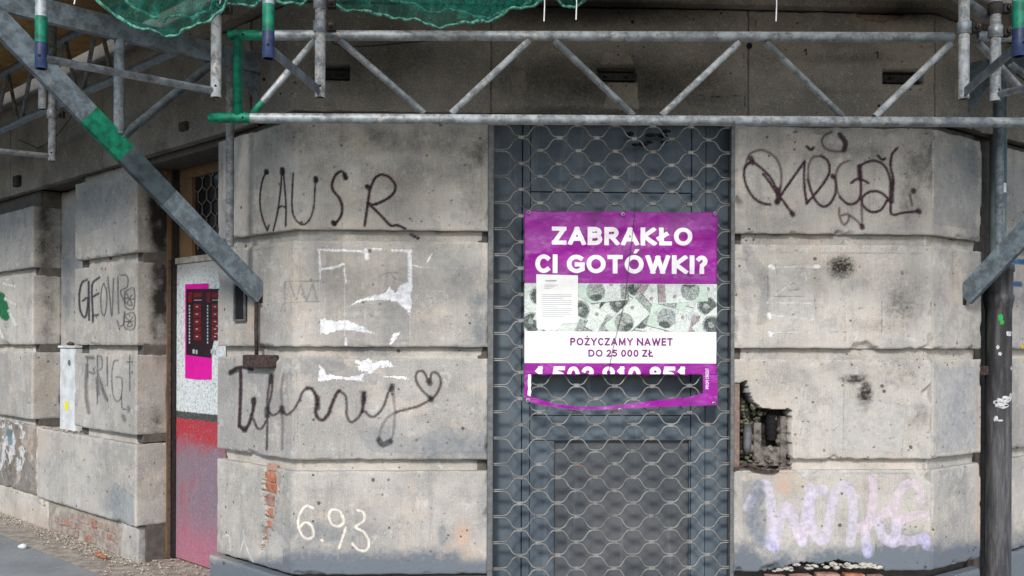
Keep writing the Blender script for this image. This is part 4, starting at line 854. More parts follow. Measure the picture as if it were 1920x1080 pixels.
for px, py in [(990, 400), (1167, 402), (1338, 400), (990, 750), (1162, 768), (1337, 756)]:
    m = MB(); p = bp(px, py); p = p+[0, -.012 if py < 500 else -.02, 0]
    for k in range(12):
        a, b = 2*math.pi*k/12, 2*math.pi*(k+1)/12
        for (ra, rb) in ((.012, .006),): m.add([p+[math.cos(a)*ra, 0, math.sin(a)*ra], p+[math.cos(b)*ra, 0, math.sin(b)*ra], p+[math.cos(b)*rb, -.003, math.sin(b)*rb], p+[math.cos(a)*rb, -.003, math.sin(a)*rb]], [(0, 1, 2, 3)])
    m.build('grommet', M['galv'], bn)
    m = MB(); m.tube([p+[0, -.002, 0], p+[(-.03 if px < 1000 else .02), .012, .03], p+[(-.05 if px < 1000 else .03), .03, .05]], .002, 6, hollow=False); m.build('tie_wire', M['galvw'], bn)
# lettering: bold upright sans letters drawn as thick strokes
def ar(cx, cy, rx, ry, a0, a1, n=10): return [(cx+rx*math.cos(R_(a0+(a1-a0)*k/n)), cy+ry*math.sin(R_(a0+(a1-a0)*k/n))) for k in range(n+1)]
O_ = ar(.5, .5, .5, .5, 90, 450, 26)
FONT = {'Z': (.64, [[(0,1),(1,1)],[(.96,.96),(.04,.04)],[(0,0),(1,0)]]), 'A': (.80, [[(0,0),(.5,1)],[(.5,1),(1,0)],[(.22,.28),(.78,.28)]]),
 'B': (.66, [[(0,0),(0,1)],[(0,1),(.5,1)]+ar(.5,.765,.42,.235,90,-90)+[(0,.53)],[(0,.53),(.5,.53)]+ar(.5,.265,.5,.265,90,-90)+[(0,0)]]),
 'R': (.68, [[(0,0),(0,1)],[(0,1),(.5,1)]+ar(.5,.74,.44,.26,90,-90)+[(0,.48)],[(.45,.48),(1,0)]]), 'K': (.70, [[(0,0),(0,1)],[(.95,1),(.12,.52)],[(.12,.52),(1,0)]]),
 'Ł': (.60, [[(.1,0),(.1,1)],[(.1,0),(1,0)],[(-.18,.36),(.62,.66)]]), 'L': (.56, [[(0,0),(0,1)],[(0,0),(1,0)]]), 'O': (.86, [O_]), 'C': (.68, [ar(.56,.5,.56,.5,52,308,20)]), 'I': (.0, [[(.5,0),(.5,1)]]),
 'G': (.78, [ar(.56,.5,.56,.5,55,300,20)+[(1,.1),(1,.46),(.62,.46)]]), 'T': (.66, [[(0,1),(1,1)],[(.5,1),(.5,0)]]), 'W': (1.12, [[(0,1),(.25,0)],[(.25,0),(.5,.95)],[(.5,.95),(.75,0)],[(.75,0),(1,1)]]),
 '?': (.50, [ar(.42,.74,.5,.26,140,-30,12)+[(.45,.42),(.45,.30)],[(.45,.03),(.45,.01)]]), 'P': (.64, [[(0,0),(0,1)],[(0,1),(.5,1)]+ar(.5,.73,.5,.27,90,-90)+[(0,.46)]]), 'Y': (.74, [[(0,1),(.5,.46)],[(1,1),(.5,.46)],[(.5,.46),(.5,0)]]),
 'M': (.94, [[(.04,0),(.08,1)],[(.08,1),(.5,.12)],[(.5,.12),(.92,1)],[(.92,1),(.96,0)]]), 'N': (.80, [[(0,0),(0,1)],[(0,1),(1,0)],[(1,0),(1,1)]]), 'E': (.56, [[(0,0),(0,1)],[(0,1),(1,1)],[(0,.52),(.9,.52)],[(0,0),(1,0)]]), 'F': (.54, [[(0,0),(0,1)],[(0,1),(1,1)],[(0,.52),(.9,.52)]]),
 'D': (.78, [[(0,0),(0,1)],[(0,1),(.42,1)]+ar(.42,.5,.58,.5,90,-90,14)+[(0,0)]]), '0': (.62, [O_]), '1': (.45, [[(.15,.8),(.6,1)],[(.6,1),(.6,0)]]), '2': (.60, [ar(.5,.72,.48,.28,155,-35,12)+[(0,0)],[(0,0),(1,0)]]),
 '5': (.60, [[(.95,1),(.1,1),(.08,.56)]+ar(.4,.32,.58,.30,110,-130,14)]), '8': (.62, [ar(.5,.76,.42,.24,90,450,16), ar(.5,.26,.5,.27,90,450,16)]), '9': (.62, [ar(.5,.68,.48,.32,0,360,18), [(.98,.68),(.9,.3),(.2,0)]]), '6': (.62, [ar(.5,.32,.48,.32,0,360,18), [(.02,.32),(.15,.75),(.8,1)]]), '3': (.58, [ar(.4,.75,.5,.25,150,-90,12), ar(.4,.26,.6,.26,90,-150,12)]), '+': (.9, [[(.5,.05),(.5,.95)],[(.05,.5),(.95,.5)]])}
def glyphs(body, w, gap):
    polys = []; x = 0
    for ch in body:
        if ch == ' ': x += .36; continue
        acc = None
        if ch == 'Ó': ch, acc = 'O', 'a'
        if ch == 'Ż': ch, acc = 'Z', 'd'
        Wd, st = FONT[ch]; Wd = max(Wd+w*.35, w)
        for k, L_ in enumerate(st):
            P = np.array([(x+w/2+u*(Wd-w), w/2+v*(1-w)) for u, v in L_], float); cl = np.linalg.norm(P[0]-P[-1]) < 1e-6; n = len(P)
            d = np.array([(P[min(i+1, n-1)]-P[max(i-1, 0)]) if not cl else (P[(i+1) % (n-1) if i == n-1 or i == 0 else i+1]-P[(n-2) if i in (0, n-1) else i-1]) for i in range(n)]); d /= np.linalg.norm(d, axis=1)[:, None]
            if not cl: P = P.copy(); P[0] -= d[0]*w*.5; P[-1] += d[-1]*w*.5
            nn = np.stack([-d[:, 1], d[:, 0]], 1)*w/2*(1.0 if abs(d[:, 0]).max() < .3 else .96)
            sc_ = np.ones(n)
            for i in range(1, n-1):
                a_ = P[i]-P[i-1]; b_ = P[i+1]-P[i]; c_ = a_@b_/(np.linalg.norm(a_)*np.linalg.norm(b_)+1e-9); sc_[i] = 1/max(.6, math.sqrt((1+max(c_, -.2))/2))
            for i in range(n-1): polys.append((k, [P[i]+nn[i]*sc_[i], P[i]-nn[i]*sc_[i], P[i+1]-nn[i+1]*sc_[i+1], P[i+1]+nn[i+1]*sc_[i+1]]))
        if acc == 'a': c = x+Wd/2; polys.append((9, [np.array(q) for q in ((c-.05, 1.08), (c+.10, 1.08), (c+.26, 1.30), (c+.05, 1.30))]))
        if acc == 'd': c = x+Wd/2; polys.append((9, [np.array(q) for q in ((c-.09, 1.10), (c+.09, 1.10), (c+.09, 1.28), (c-.09, 1.28))]))
        x += Wd+gap
    return polys, x-gap
def clip_y(P, lo, hi):
    for lim, sg in ((lo, 1), (hi, -1)):
        o = []
        for i in range(len(P)):
            a, b = P[i-1], P[i]; ia = (a[1]-lim)*sg >= 0; ib = (b[1]-lim)*sg >= 0
            if ia != ib: o.append(a+(b-a)*((lim-a[1])/(b[1]-a[1])))
            if ib: o.append(b)
        P = o
        if len(P) < 3: return []
    return P
def text_part(body, px0, px1, py0, py1, mat, parent, name='lettering', bold=.2, clip=None, rot=False, off=.0016, gap=.09):
    polys, Wt = glyphs(body, bold, gap); X0_, X1_ = bxx(px0), bxx(px1); Za, Zb = bzz(py1), bzz(py0)
    b = bmesh.new()
    for k, P in polys:
        P = clip_y(P, 0 if clip is None else clip, 1. if k != 9 else 2.)
        if len(P) < 3: continue
        vs = []
        for x, y in P:
            if rot: X = X1_-y*(X1_-X0_); Z_ = Za+x/Wt*(Zb-Za)
            else: X = X0_+x/Wt*(X1_-X0_); Z_ = Za+y*(Zb-Za)
            vs.append(b.verts.new((X, off+k*.00012, Z_)))
        try: b.faces.new(vs)
        except ValueError: pass
    for _ in range(4):
        le = [e for e in b.edges if e.calc_length() > .02]
        if not le: break
        bmesh.ops.subdivide_edges(b, edges=le, cuts=1); bmesh.ops.triangulate(b, faces=[f for f in b.faces if len(f.verts) > 4])
    bmesh.ops.triangulate(b, faces=b.faces[:])
    xs = np.array([v.co.x for v in b.verts]); zs = np.array([v.co.z for v in b.verts]); yy = wrinkle(xs, zs)
    for v, y in zip(b.verts, yy): v.co.y = float(y)-v.co.y
    me2 = bpy.data.meshes.new(name); b.to_mesh(me2); b.free()
    return link(name, me2, parent, mat)
text_part('ZABRAKŁO', 1034, 1297, 426, 460, M['white_print'], bn, bold=.235)
text_part('CI GOTÓWKI?', 1003, 1327, 478, 513, M['white_print'], bn, bold=.235)
text_part('POŻYCZAMY NAWET', 1069, 1261, 633.5, 648, M['plum_print'], bn, bold=.21, gap=.14)
text_part('DO 25 000 ZŁ', 1103, 1225, 655.5, 669, M['plum_print'], bn, bold=.21, gap=.14)
text_part('1 502 910 851', 1003, 1288, 687, 719, M['white_print'], bn, bold=.235, clip=.55)
text_part('PROFI CREDIT', 1323, 1329, 690, 729, M['white_print'], bn, bold=.16, rot=True, gap=.14)
# banknote picture strip: plain overlapping green and grey notes, a flat print on the vinyl
zt_, zb_ = bzz(532.6), bzz(621.5); nxg, nzg = 520, 130
GX, GZ_ = np.meshgrid(np.linspace(BX0+.001, BX1-.001, nxg), np.linspace(zb_, zt_, nzg)); gx = GX.ravel(); gz = GZ_.ravel(); gc = np.zeros((len(gx), 4)); gc[:, 3] = 1
hatch = fbm(gx*260, gz*260, 61, 2); hat2 = fbm(gx*70, gz*90, 63, 3)
NCOL = [((.55,.60,.575), .3), ((.47,.58,.51), .2), ((.27,.30,.29), .8), ((.085,.105,.10), 1.2), ((.30,.25,.27), .6)]
def flat(P, k):
    ins = inpoly(gx, gz, np.array(P, float)); c, v = NCOL[k]
    m_ = 1+v*((hatch[ins]-.5)*2.4+(hat2[ins]-.5)*1.2); gc[ins, :3] = np.clip(np.array(c)[None]*m_[:, None], .02, .8)
rn = random.Random(5)
flat([(BX0, zb_), (BX1, zb_), (BX1, zt_), (BX0, zt_)], 0)
def note(px, py, ang, dark):
    c = np.array([bxx(px), bzz(py)]); a = np.array([math.cos(ang), math.sin(ang)]); b = np.array([-a[1], a[0]]); W_, H_ = .15, .07
    R = lambda cx, cy, hx, hy: [tuple(c+a*(cx+i*hx)+b*(cy+j*hy)) for i, j in ((-1, -1), (1, -1), (1, 1), (-1, 1))]
    E_ = lambda cx, cy, rx, ry, n=18: [tuple(c+a*(cx+rx*math.cos(2*math.pi*k/n))+b*(cy+ry*math.sin(2*math.pi*k/n))) for k in range(n)]
    flat(R(.002, -.002, W_+.003, H_+.003), 3); flat(R(0, 0, W_, H_), 0 if dark else 1); flat(R(.02, 0, W_*.55, H_*.96), 0)
    flat(R(W_*.86, 0, .022, H_*.9), 4 if rn.random() < .5 else 2); 
    flat(E_(-W_*.3, 0, .058, .062), 2); flat(E_(-W_*.3, -.004, .05, .054), 3 if dark else 2); flat(E_(-W_*.32, .004, .016, .022), 2); flat(E_(-W_*.3, -.038, .036, .02), 3)
    flat(E_(W_*.35, H_*.45, .012, .012, 12), 4); 
for px, py, ang, dk in [(1060,600,1.1,1),(1095,545,-.3,1),(1145,600,.2,1),(1260,548,.15,1),(1340,600,-.5,1),(1205,590,2.2,1),(1075,548,.5,1),(1120,610,1.0,0),(1150,585,-.9,1),(1195,548,.3,0),(1228,612,.5,1),(1290,600,-.7,0),(1325,545,-.4,1),(1020,545,.9,1),(1010,600,.3,1),(1170,560,.85,1),(1300,600,2.9,1),(1205,545,-.6,1),(1240,560,2.6,0),(1130,545,.1,0),(1330,560,1.2,1),(1215,600,-.15,0),(1100,590,-.5,1),(1280,545,3.2,0),(1180,595,.75,0),(1262,600,-.25,0),(1345,600,.7,1),(1050,600,-.45,0)]: note(px, py, ang, dk)
I = np.arange(nxg*nzg).reshape(nzg, nxg); Q = np.stack([I[:-1, :-1], I[:-1, 1:], I[1:, 1:], I[1:, :-1]], -1).reshape(-1, 4)
nmt = NT('banknote_print'); nmt.out(nmt.attr('paint').outputs['Color'], .5)
link('banknote_print', npmesh('banknote_print', np.stack([gx, wrinkle(gx, gz)-.0015, gz], 1), [Q], [True], {'paint': gc}), bn, nmt.m)
text_part('100', 1249, 1272, 578, 589, M['text_grey'], bn, bold=.13, off=.0028); text_part('100', 1284, 1304, 588, 600, M['text_grey'], bn, bold=.15, off=.0028)
for px, py in ((1230, 587), (1265, 604), (1222, 545)): text_part('+', px-5, px+5, py-5, py+5, M['text_grey'], bn, bold=.2, off=.0028)
# notice taped on the banner
nt = root('paper_notice', 'torn white printed notice stuck on the left of the purple banner', 'notice', bp(1044, 620))
def flatpaper(name, polys, mat, off, parent):
    b = bmesh.new()
    for P in polys:
        vs = [b.verts.new((bxx(x), 0, bzz(y))) for x, y in P]; b.faces.new(vs[::-1])
    bmesh.ops.triangulate(b, faces=b.faces[:])
    for _ in range(4):
        le = [e for e in b.edges if e.calc_length() > .03]
        if not le: break
        bmesh.ops.subdivide_edges(b, edges=le, cuts=1); bmesh.ops.triangulate(b, faces=[f for f in b.faces if len(f.verts) > 3])
    xs = np.array([v.co.x for v in b.verts]); zs = np.array([v.co.z for v in b.verts]); yy = wrinkle(xs, zs)
    for v, y in zip(b.verts, yy): v.co.y = float(y)-off
    me = bpy.data.meshes.new(name); b.to_mesh(me); b.free(); return link(name, me, parent, mat)
flatpaper('sheet', [[(1005,515.5),(1083,517),(1083,603),(1078,606),(1072,602),(1063,600),(1056,606),(1048,609),(1046,617),(1040,622),(1034,618),(1026,622),(1018,617),(1010,619),(1006,615)]], M['paper'], .0042, nt)
lines = [[(1022, 526), (1043, 526), (1043, 528.5), (1022, 528.5)]]+[[(1020, y), (1020+w, y), (1020+w, y+.9), (1020, y+.9)] for y, w in ((535, 26), (538, 20), (541, 12))]
lines += [[(1015, y), (1015+w, y), (1015+w, y+1.0), (1015, y+1.0)] for y, w in ((553, 57), (556.5, 57), (560, 40), (564, 57), (567.5, 56), (571, 57), (574.5, 30), (579, 57), (582.5, 57), (586, 52), (590, 57), (593.5, 44))]
flatpaper('printed_lines', lines, M['text_grey'], .0052, nt)

# ---------------------------------------------------------------- drainpipes, right side
UP = .765; rp = .068
px_l, px_r = 1846, 1898
pc = onR(1872, 645, .045); uP = float((pc-PR) @ dR)
dp = root('drainpipe', 'black cast iron drainpipe with flaking paper in the right corner groove', 'drainpipe', WR(uP, .045, GZ))
zs_ = float(onR(1872, 497, .045)[2])
m = MB(); rr = .0805
prof = [(GZ, rr), (zs_-.29, rr), (zs_-.285, rr*1.04), (zs_-.25, rr*1.1), (zs_-.235, rr*1.17), (zs_-.205, rr*1.17), (zs_-.19, rr*1.08), (zs_-.05, rr*1.08), (zs_-.045, rr*1.18), (zs_-.012, rr*1.18), (zs_, rr*1.1)]
m.tube([WR(uP, .045, z) for z, _ in prof], [r for _, r in prof], 28); m.build('lower_pipe', M['castiron'], dp)
m = MB(); m.tube([WR(uP+.02, .03, zs_-.03), WR(uP+.02, .03, 3.3)], .052, 24); m.build('upper_pipe', M['pipegrey'], dp, label='grey-green painted upper length')
def on_pipe(name, mat, polys, extra=.0015, zoff=None):
    m = MB(); C0 = WR(uP, .045, 0)
    for cx, cy, w, h, n in polys:
        pts = []
        for k in range(n):
            a = 2*math.pi*k/n; q = .75+.4*random.random(); pts.append((cx+w*q*math.cos(a), cy+h*q*math.sin(a)))
        V = []
        for x, y in pts+[(cx, cy)]:
            t = (x-1872)/27.*.95; t = max(-.97, min(.97, t)); p = WR(uP, .045, 0); z = float(onR(1872, y, .12)[2])
            rt_ = np.array([rt0[0], rt0[1]]); fr = np.array([-fw[0], -fw[1]]); e = (rr+extra); dd = rt_*t*e+fr*math.sqrt(1-t*t)*e; V.append((p[0]+dd[0], p[1]+dd[1], z))
        m.add(V, [(i, (i+1) % n, n) for i in range(n)])
    return m.build(name, mat, dp)
M['oldpaper'] = simple('old_paper', (.50, .50, .51), .8, 0, .5, 60, .2)
on_pipe('paper_remnant', M['oldpaper'], [(1862, 757, 12, 9, 14), (1878, 750, 12, 8, 14), (1890, 744, 8, 7, 12), (1868, 762, 14, 6, 12), (1855, 787, 4, 6, 9), (1863, 790, 6, 2, 8)])
on_pipe('sticker_scrap', M['oldpaper'], [(1862, 663, 4, 4, 5), (1890, 691, 4, 4, 5), (1885, 625, 12, 5, 11), (1858, 650, 3, 5, 6)])
on_pipe('green_paint_mark', simple('bright_green_paint', (.015, .30, .06), .5), [(1863, 595, 6, 7, 10), (1865, 604, 5, 5, 8)])
def patchR(name, mat, pts, px_c, rad, out):
    pass
m = MB(); p = WR(uP+.02, .03, 0)
def on_upper(cx, cy, w, h, mat, nm):
    m = MB(); V = []; z1 = float(onR(1875, cy-h, .06)[2]); z0 = float(onR(1875, cy+h, .06)[2])
    for z in (z0, z1):
        for k in range(5):
            t = ((cx-w+2*w*k/4)-1884)/20; t = max(-.95, min(.95, t)); e = .0535
            V.append((p[0]+rt0[0]*t*e-fw[0]*math.sqrt(1-t*t)*e, p[1]+rt0[1]*t*e-fw[1]*math.sqrt(1-t*t)*e, z))
    m.add(V, [(k, k+1, k+6, k+5) for k in range(4)]); m.build(nm, mat, dp)
on_upper(1890, 352, 6, 9, M['paper'], 'white_sticker'); on_upper(1880, 404, 9, 13, simple('yellow_sticker_old', (.45, .40, .12), .6), 'yellow_sticker')
m = MB(); q = WR(uP-.1, .0, float(onR(1840, 695, 0)[2])); m.obox(q, dR, nR, (0, 0, 1), .03, .02, .03); m.build('pipe_clamp', M['rust'], dp, bevel=.004)
# ---------------------------------------------------------------- scaffold
TR = .0245
def tube_part(parent, name, a, b, r=TR, mats=0, mat=None, brk=None, **kw):
    m = MB(); a = np.asarray(a, float); b = np.asarray(b, float); ts = [0]+(brk or [])+[1]
    m.tube([a+(b-a)*t for t in ts], r, 18, mats if brk else 0); return m.build(name, mat or [M['galv'], M['green'], M['blue'], M['galv2']], parent, **kw)
# main girder in front
YT = -1.10
def ft(px, py, y=YT): return hit(px, py, np.array([0, y, 0.]), np.array([0, 1., 0]))
g = root('lattice_girder', 'long grey lattice girder with green painted left end across the front', 'scaffold girder', ft(1100, 228), group='scaffold lattice girders')
zt1, zt2 = ft(435, 66)[2], ft(1785, 70)[2]; za, zb3 = ft(392, 221)[2], ft(1915, 230)[2]
A = np.array([ft(428, 66)[0], YT, zt1]); B = np.array([ft(1786, 70)[0], YT, zt2])
tube_part(g, 'chord', A, B, brk=[(ft(500, 66)[0]-A[0])/(B[0]-A[0])], mats=[1, 0])
A2 = np.array([ft(392, 221)[0], YT, za]); B2 = np.array([ft(2000, 231)[0], YT, zb3+.003])
tube_part(g, 'chord', A2, B2, brk=[(ft(470, 221)[0]-A2[0])/(B2[0]-A2[0])], mats=[1, 0])
e0 = ft(446, 68); e1 = ft(446, 222); tube_part(g, 'end_post', e0, e1, r=.0235, mat=M['green'])
for k, (x0, y0, x1, y1) in enumerate([(474,213,590,76), (638,76,796,213), (846,213,992,76), (1040,76,1188,217), (1240,217,1386,80), (1436,80,1580,219), (1640,219,1782,82)]):
    a_, b_ = ft(x0, y0), ft(x1, y1)
    if k == 0: tube_part(g, 'brace', a_, b_, r=.0165, brk=[.16], mats=[1, 0])
    else: tube_part(g, 'brace', a_, b_, r=.0165)
m = MB()
for x, y in [(455, 61), (455, 217)]: p = ft(x, y+3, YT-.0245); m.tube([p+[0, -.001, 0], p+[0, .01, 0]], .0055, 10, hollow=False)
m.build('pin_hole', M['black'], g)
# continuation on the right
g2 = root('lattice_girder', 'short end of another lattice girder joined right of the drainpipe', 'scaffold girder', ft(1880, 190), group='scaffold lattice girders')
tube_part(g2, 'chord', ft(1832, 68, YT+.05), ft(2000, 72, YT+.05)); tube_part(g2, 'brace', ft(1835, 80, YT+.05), ft(1935, 190, YT+.05), r=.0165)
tube_part(g2, 'brace', ft(1895, 120, YT+.3), ft(1960, 170, YT+.3), r=.0165, mat=M['galv2'])
# hanging frames
def P3(px, py, z):
    r = ray(px, py); return CC+r*((z-CH)/r[2])
def frame(label, outer, inner, zo, painted=True, ztop=3.75, flatbar=False):
    f = root('hanging_scaffold', label, 'scaffold frame', (inner+outer)/2, group='hanging scaffold frames')
    zt_ = np.array([0, 0, ztop])
    ot = np.array([outer[0], outer[1], ztop]); it = np.array([inner[0], inner[1], ztop]); Lz = ztop-outer[2]
    if painted: tube_part(f, 'outer_post', outer, ot, brk=[.11/Lz*1., .22/Lz], mats=[2, 1, 0])
    else: tube_part(f, 'outer_post', outer, ot, mat=M['galv2'])
    tube_part(f, 'inner_post', inner, it, mat=M['galv'] if painted else M['galv2'])
    a = outer+[0, 0, .045]; b = inner+[0, 0, .03]
    if flatbar:
        m = MB(); d = b-a; ln = np.linalg.norm(d); n_ = np.cross(d, (0, 0, 1)); m.obox((a+b)/2, d, n_, np.cross(d, n_), ln/2, .006, .02); m.build('bottom_rail', M['galv2'], f, bevel=.002)
    else: tube_part(f, 'bottom_rail', a, b, r=.017)
    for q in (outer, inner):
        m = MB(); c = q+[0, 0, .05]+np.array([0, -.0245, 0]); m.tube([c+[0.004, -.0015, 0], c+[.004, .006, 0]], .0055, 8, hollow=False); m.build('pin_hole', M['black'], f)
    return f
o1, i1 = P3(77, 129, 2.72), P3(405, 183, 2.72); frame('hanging scaffold frame at the upper left with green and blue post end', o1, i1, 2.72)
o2, i2 = P3(503, 110, 2.72), P3(600, 183, 2.72); frame('hanging scaffold frame beside the green girder end, its post tip green and blue', o2, i2, 2.72, flatbar=True)
o3, i3 = P3(1910, 106, 2.72), P3(1807, 186, 2.72); frame('hanging scaffold frame at the right end of the long girder with green and blue tip', o3, i3, 2.72, flatbar=True)
i4 = P3(1866, 190, 2.72); o4 = i4+nR*.73; o4 = np.array([o4[0], o4[1], 2.72]); frame('rightmost hanging scaffold frame, bare grey, behind the green tipped post', o4, i4, 2.72, painted=False)
i5 = P3(98, 302, 2.72); o5 = i5+nL*.73; frame('farthest hanging scaffold frame at the left edge above the piers', P3(-45, 292, 2.72), i5, 2.72, painted=False)
# couplers
def coupler(p, axis, label, r=TR, mat=None):
    c = root('tube_coupler', label, 'coupler', p, group='scaffold tube couplers'); p = np.asarray(p, float); axis = np.asarray(axis, float); axis /= np.linalg.norm(axis)
    m = MB(); m.tube([p-axis*.028, p-axis*.024, p+axis*.024, p+axis*.028], [r+.004, r+.009, r+.009, r+.004], 18, hollow=False); m.build('collar', mat or M['galv2'], c)
    s_ = np.cross(axis, (0, -1, 0)); s_ = s_/np.linalg.norm(s_); s_ = s_*(1 if s_[0] > 0 else -1)
    q = p+s_*(r+.028); m = MB(); m.obox(q, s_, axis, np.cross(s_, axis), .02, .022, .02); m.build('clamp_body', mat or M['dark'], c, bevel=.004)
    m = MB(); m.tube([q+[0, -.045, 0], q+[0, .03, 0]], .006, 8, hollow=False); m.tube([q+[0, -.036, 0], q+[0, -.022, 0]], .012, 6, hollow=False); m.build('bolt', M['rust'], c)
V_ = (0, 0, 1)
coupler(np.array([i2[0], i2[1], ft(600, 68)[2]+.01]), V_, 'coupler tying the post by the black slot to the top girder chord')
coupler(np.array([i2[0], i2[1], ft(600, 22)[2]-.0]), V_, 'coupler just under the green net on the post by the black slot')
coupler(np.array([i1[0], i1[1], P3(405, 52, 3.2)[2]*0+i1[2]+.42]), V_, 'rust red coupler at the top left end of the green girder', mat=M['rust'])
coupler(np.array([i3[0], i3[1], i3[2]+.335]), V_, 'coupler at the right end of the long girder top chord')
coupler(np.array([i4[0], i4[1], i4[2]+.33]), V_, 'lower coupler on the rightmost bare grey post')
coupler(np.array([i4[0], i4[1], i4[2]+.44]), V_, 'upper coupler on the rightmost bare grey post', mat=M['dark'])
coupler(i5+[0, 0, .3], V_, 'coupler on the far left hanging post')
sw = MB(); 
tk = root('short_tube', 'short slanted grey tube at the upper right corner between two couplers', 'scaffold tube', ft(1830, 20, -1.25)); tube_part(tk, 'tube', ft(1790, -10, -1.28), ft(1852, 32, -1.28), mat=M['galv2'])
# cantilever brackets
def bracket(label, P0, d, n, zlow, outs, side):
    """plane spanned by n (outward) and z; P0 = foot of the strut on the wall"""
    b = root('cantilever_bracket', label, 'scaffold bracket', (P0[0], P0[1], zlow), group='steel cantilever brackets')
    W2 = lambda o, z, s=0: np.array([P0[0]+n[0]*o+d[0]*s, P0[1]+n[1]*o+d[1]*s, z])
    def channel(o0, z0, o1, z1, h, name, cuts=None, wdt=.045, fl=1):
        m = MB(); a = W2(o0, z0); c = W2(o1, z1); t = c-a; ln = np.linalg.norm(t); t /= ln; h_ = np.cross(t, d); h_ /= np.linalg.norm(h_)
        cs = [0]+(cuts or [])+[1]; km = [0, 2, 1, 0] if cuts else [0]
        for i in range(len(cs)-1):
            ca = a+t*ln*cs[i]; cb = a+t*ln*cs[i+1]; mid = (ca+cb)/2; hl = ln*(cs[i+1]-cs[i])/2; k = km[i] if i < len(km) else 0
            m.obox(mid-d*wdt*.42*fl, t, h_, d, hl, h/2, .004, k)
            m.obox(mid+h_*(h/2-.004)+d*.004*fl, t, h_, d, hl, .004, wdt*.42-.004, k); m.obox(mid-h_*(h/2-.004)+d*.004*fl, t, h_, d, hl, .004, wdt*.42-.004, k)
        return m.build(name, [M['grey_paint'], M['green'], M['strutdark']], b, bevel=.0015)
    ez = (outs[1][1]-outs[0][1])/(outs[1][0]-outs[0][0])
    channel(outs[0][0], outs[0][1], outs[1][0]+.35, outs[1][1]+.35*ez, .125, 'strut', cuts=[.33, .465, .575] if side < 0 else None, fl=1 if side < 0 else -1)
    channel(-.0, 3.30, 1.75, 3.30, .12, 'beam', fl=1 if side < 0 else -1)
    tube_part(b, 'wall_tube', W2(.22, 2.15 if side < 0 else 2.12), W2(.22, 3.24), mat=M['grey_paint'] if side > 0 else M['galv2'])
    tube_part(b, 'post', W2(.90, 2.72), W2(.90, 3.24), r=.0285, mat=M['grey_paint'])
    tube_part(b, 'diagonal', W2(.89, 2.70), W2(.34, 3.235), r=.024, mat=M['grey_paint'])
    m = MB(); m.obox(W2(.0, outs[0][1]), n, d, (0, 0, 1), .004, .02, .05); m.build('foot_plate', M['rust'], b, bevel=.003)
    m = MB(); q = W2(.12, 3.16); m.add([W2(.0, 3.24, .004), W2(.0, 3.02, .004), W2(.2, 3.24, .004), W2(.0, 3.24, -.004), W2(.0, 3.02, -.004), W2(.2, 3.24, -.004)], [(0, 1, 2), (5, 4, 3), (0, 3, 4, 1), (1, 4, 5, 2), (2, 5, 3, 0)]); m.build('gusset', M['grey_paint'], b)
    return b
EL = onL(490, 553); bracket('grey steel bracket whose diagonal strut with a green patch meets the left pier', EL, dL, nL, 1.86, [(.0, 1.86), (1.51, 3.18)], -1)
ER = onR(1808, 555); bracket('grey steel bracket with diagonal strut meeting the right corner pier by the drainpipe', ER, -dR, nR, 1.84, [(.0, 1.87), (.55, 2.42)], 1)
# girder along the left wing
OG = .5
g3 = root('lattice_girder', 'dim lattice girder running along the left wing under the deck', 'scaffold girder', WL(3, OG, 3.27), group='scaffold lattice girders')
tube_part(g3, 'chord', WL(.45, OG, 3.30), WL(7.5, OG, 3.27), mat=M['galv2'], r=.027); tube_part(g3, 'chord', WL(1.2, OG, 3.74), WL(7.5, OG, 3.74), mat=M['galv2'], r=.027)
u = 1.35
while u < 7.2:
    tube_part(g3, 'brace', WL(u, OG, 3.29), WL(u+.22, OG, 3.72), r=.0145, mat=M['galv2']); tube_part(g3, 'brace', WL(u+.27, OG, 3.72), WL(u+.5, OG, 3.29), r=.0145, mat=M['galv2']); u += .58
pk = root('standard_post', 'dark vertical tube behind the green tipped post at the upper left', 'scaffold tube', P3(78, 205, 3.0)); q = P3(80, 205, 2.98); tube_part(pk, 'tube', q, q+[0, 0, .9], mat=M['galv2'])
# deck over the pavement: planks one by one
dk = root('scaffold_deck', 'brown plywood scaffold deck above the pavement seen from below', 'scaffold deck', (0, -.8, 3.86))
def plank(p, d, n, u0, u1, o0, o1, z):
    m = MB(); c = p+d*(u0+u1)/2+n*(o0+o1)/2; c = np.array([c[0], c[1], z+.02]); m.obox(c, d, n, (0, 0, 1), (u1-u0)/2, (o1-o0)/2-.003, .02); m.build('plank', M['plywood'], dk)
for k in range(6):
    o0 = .12+k*.28; 
    for uu in range(4): plank(PL, dL, nL, uu*2.2+.0-.2*(uu == 0), uu*2.2+2.19, o0, o0+.28, 3.86+.002*(k % 2))
    for xx in range(2): plank(np.array([0, 0, 0.]), np.array([1., 0, 0]), nF, -1.4-.3*k*(xx == 0)*.4+xx*2.3, .89+xx*2.4+(.15*k if xx else 0), o0, o0+.28, 3.905+.002*(k % 2))
    plank(PR, dR, nR, -.1, 2.4, o0, o0+.28, 3.86+.002*(k % 2))
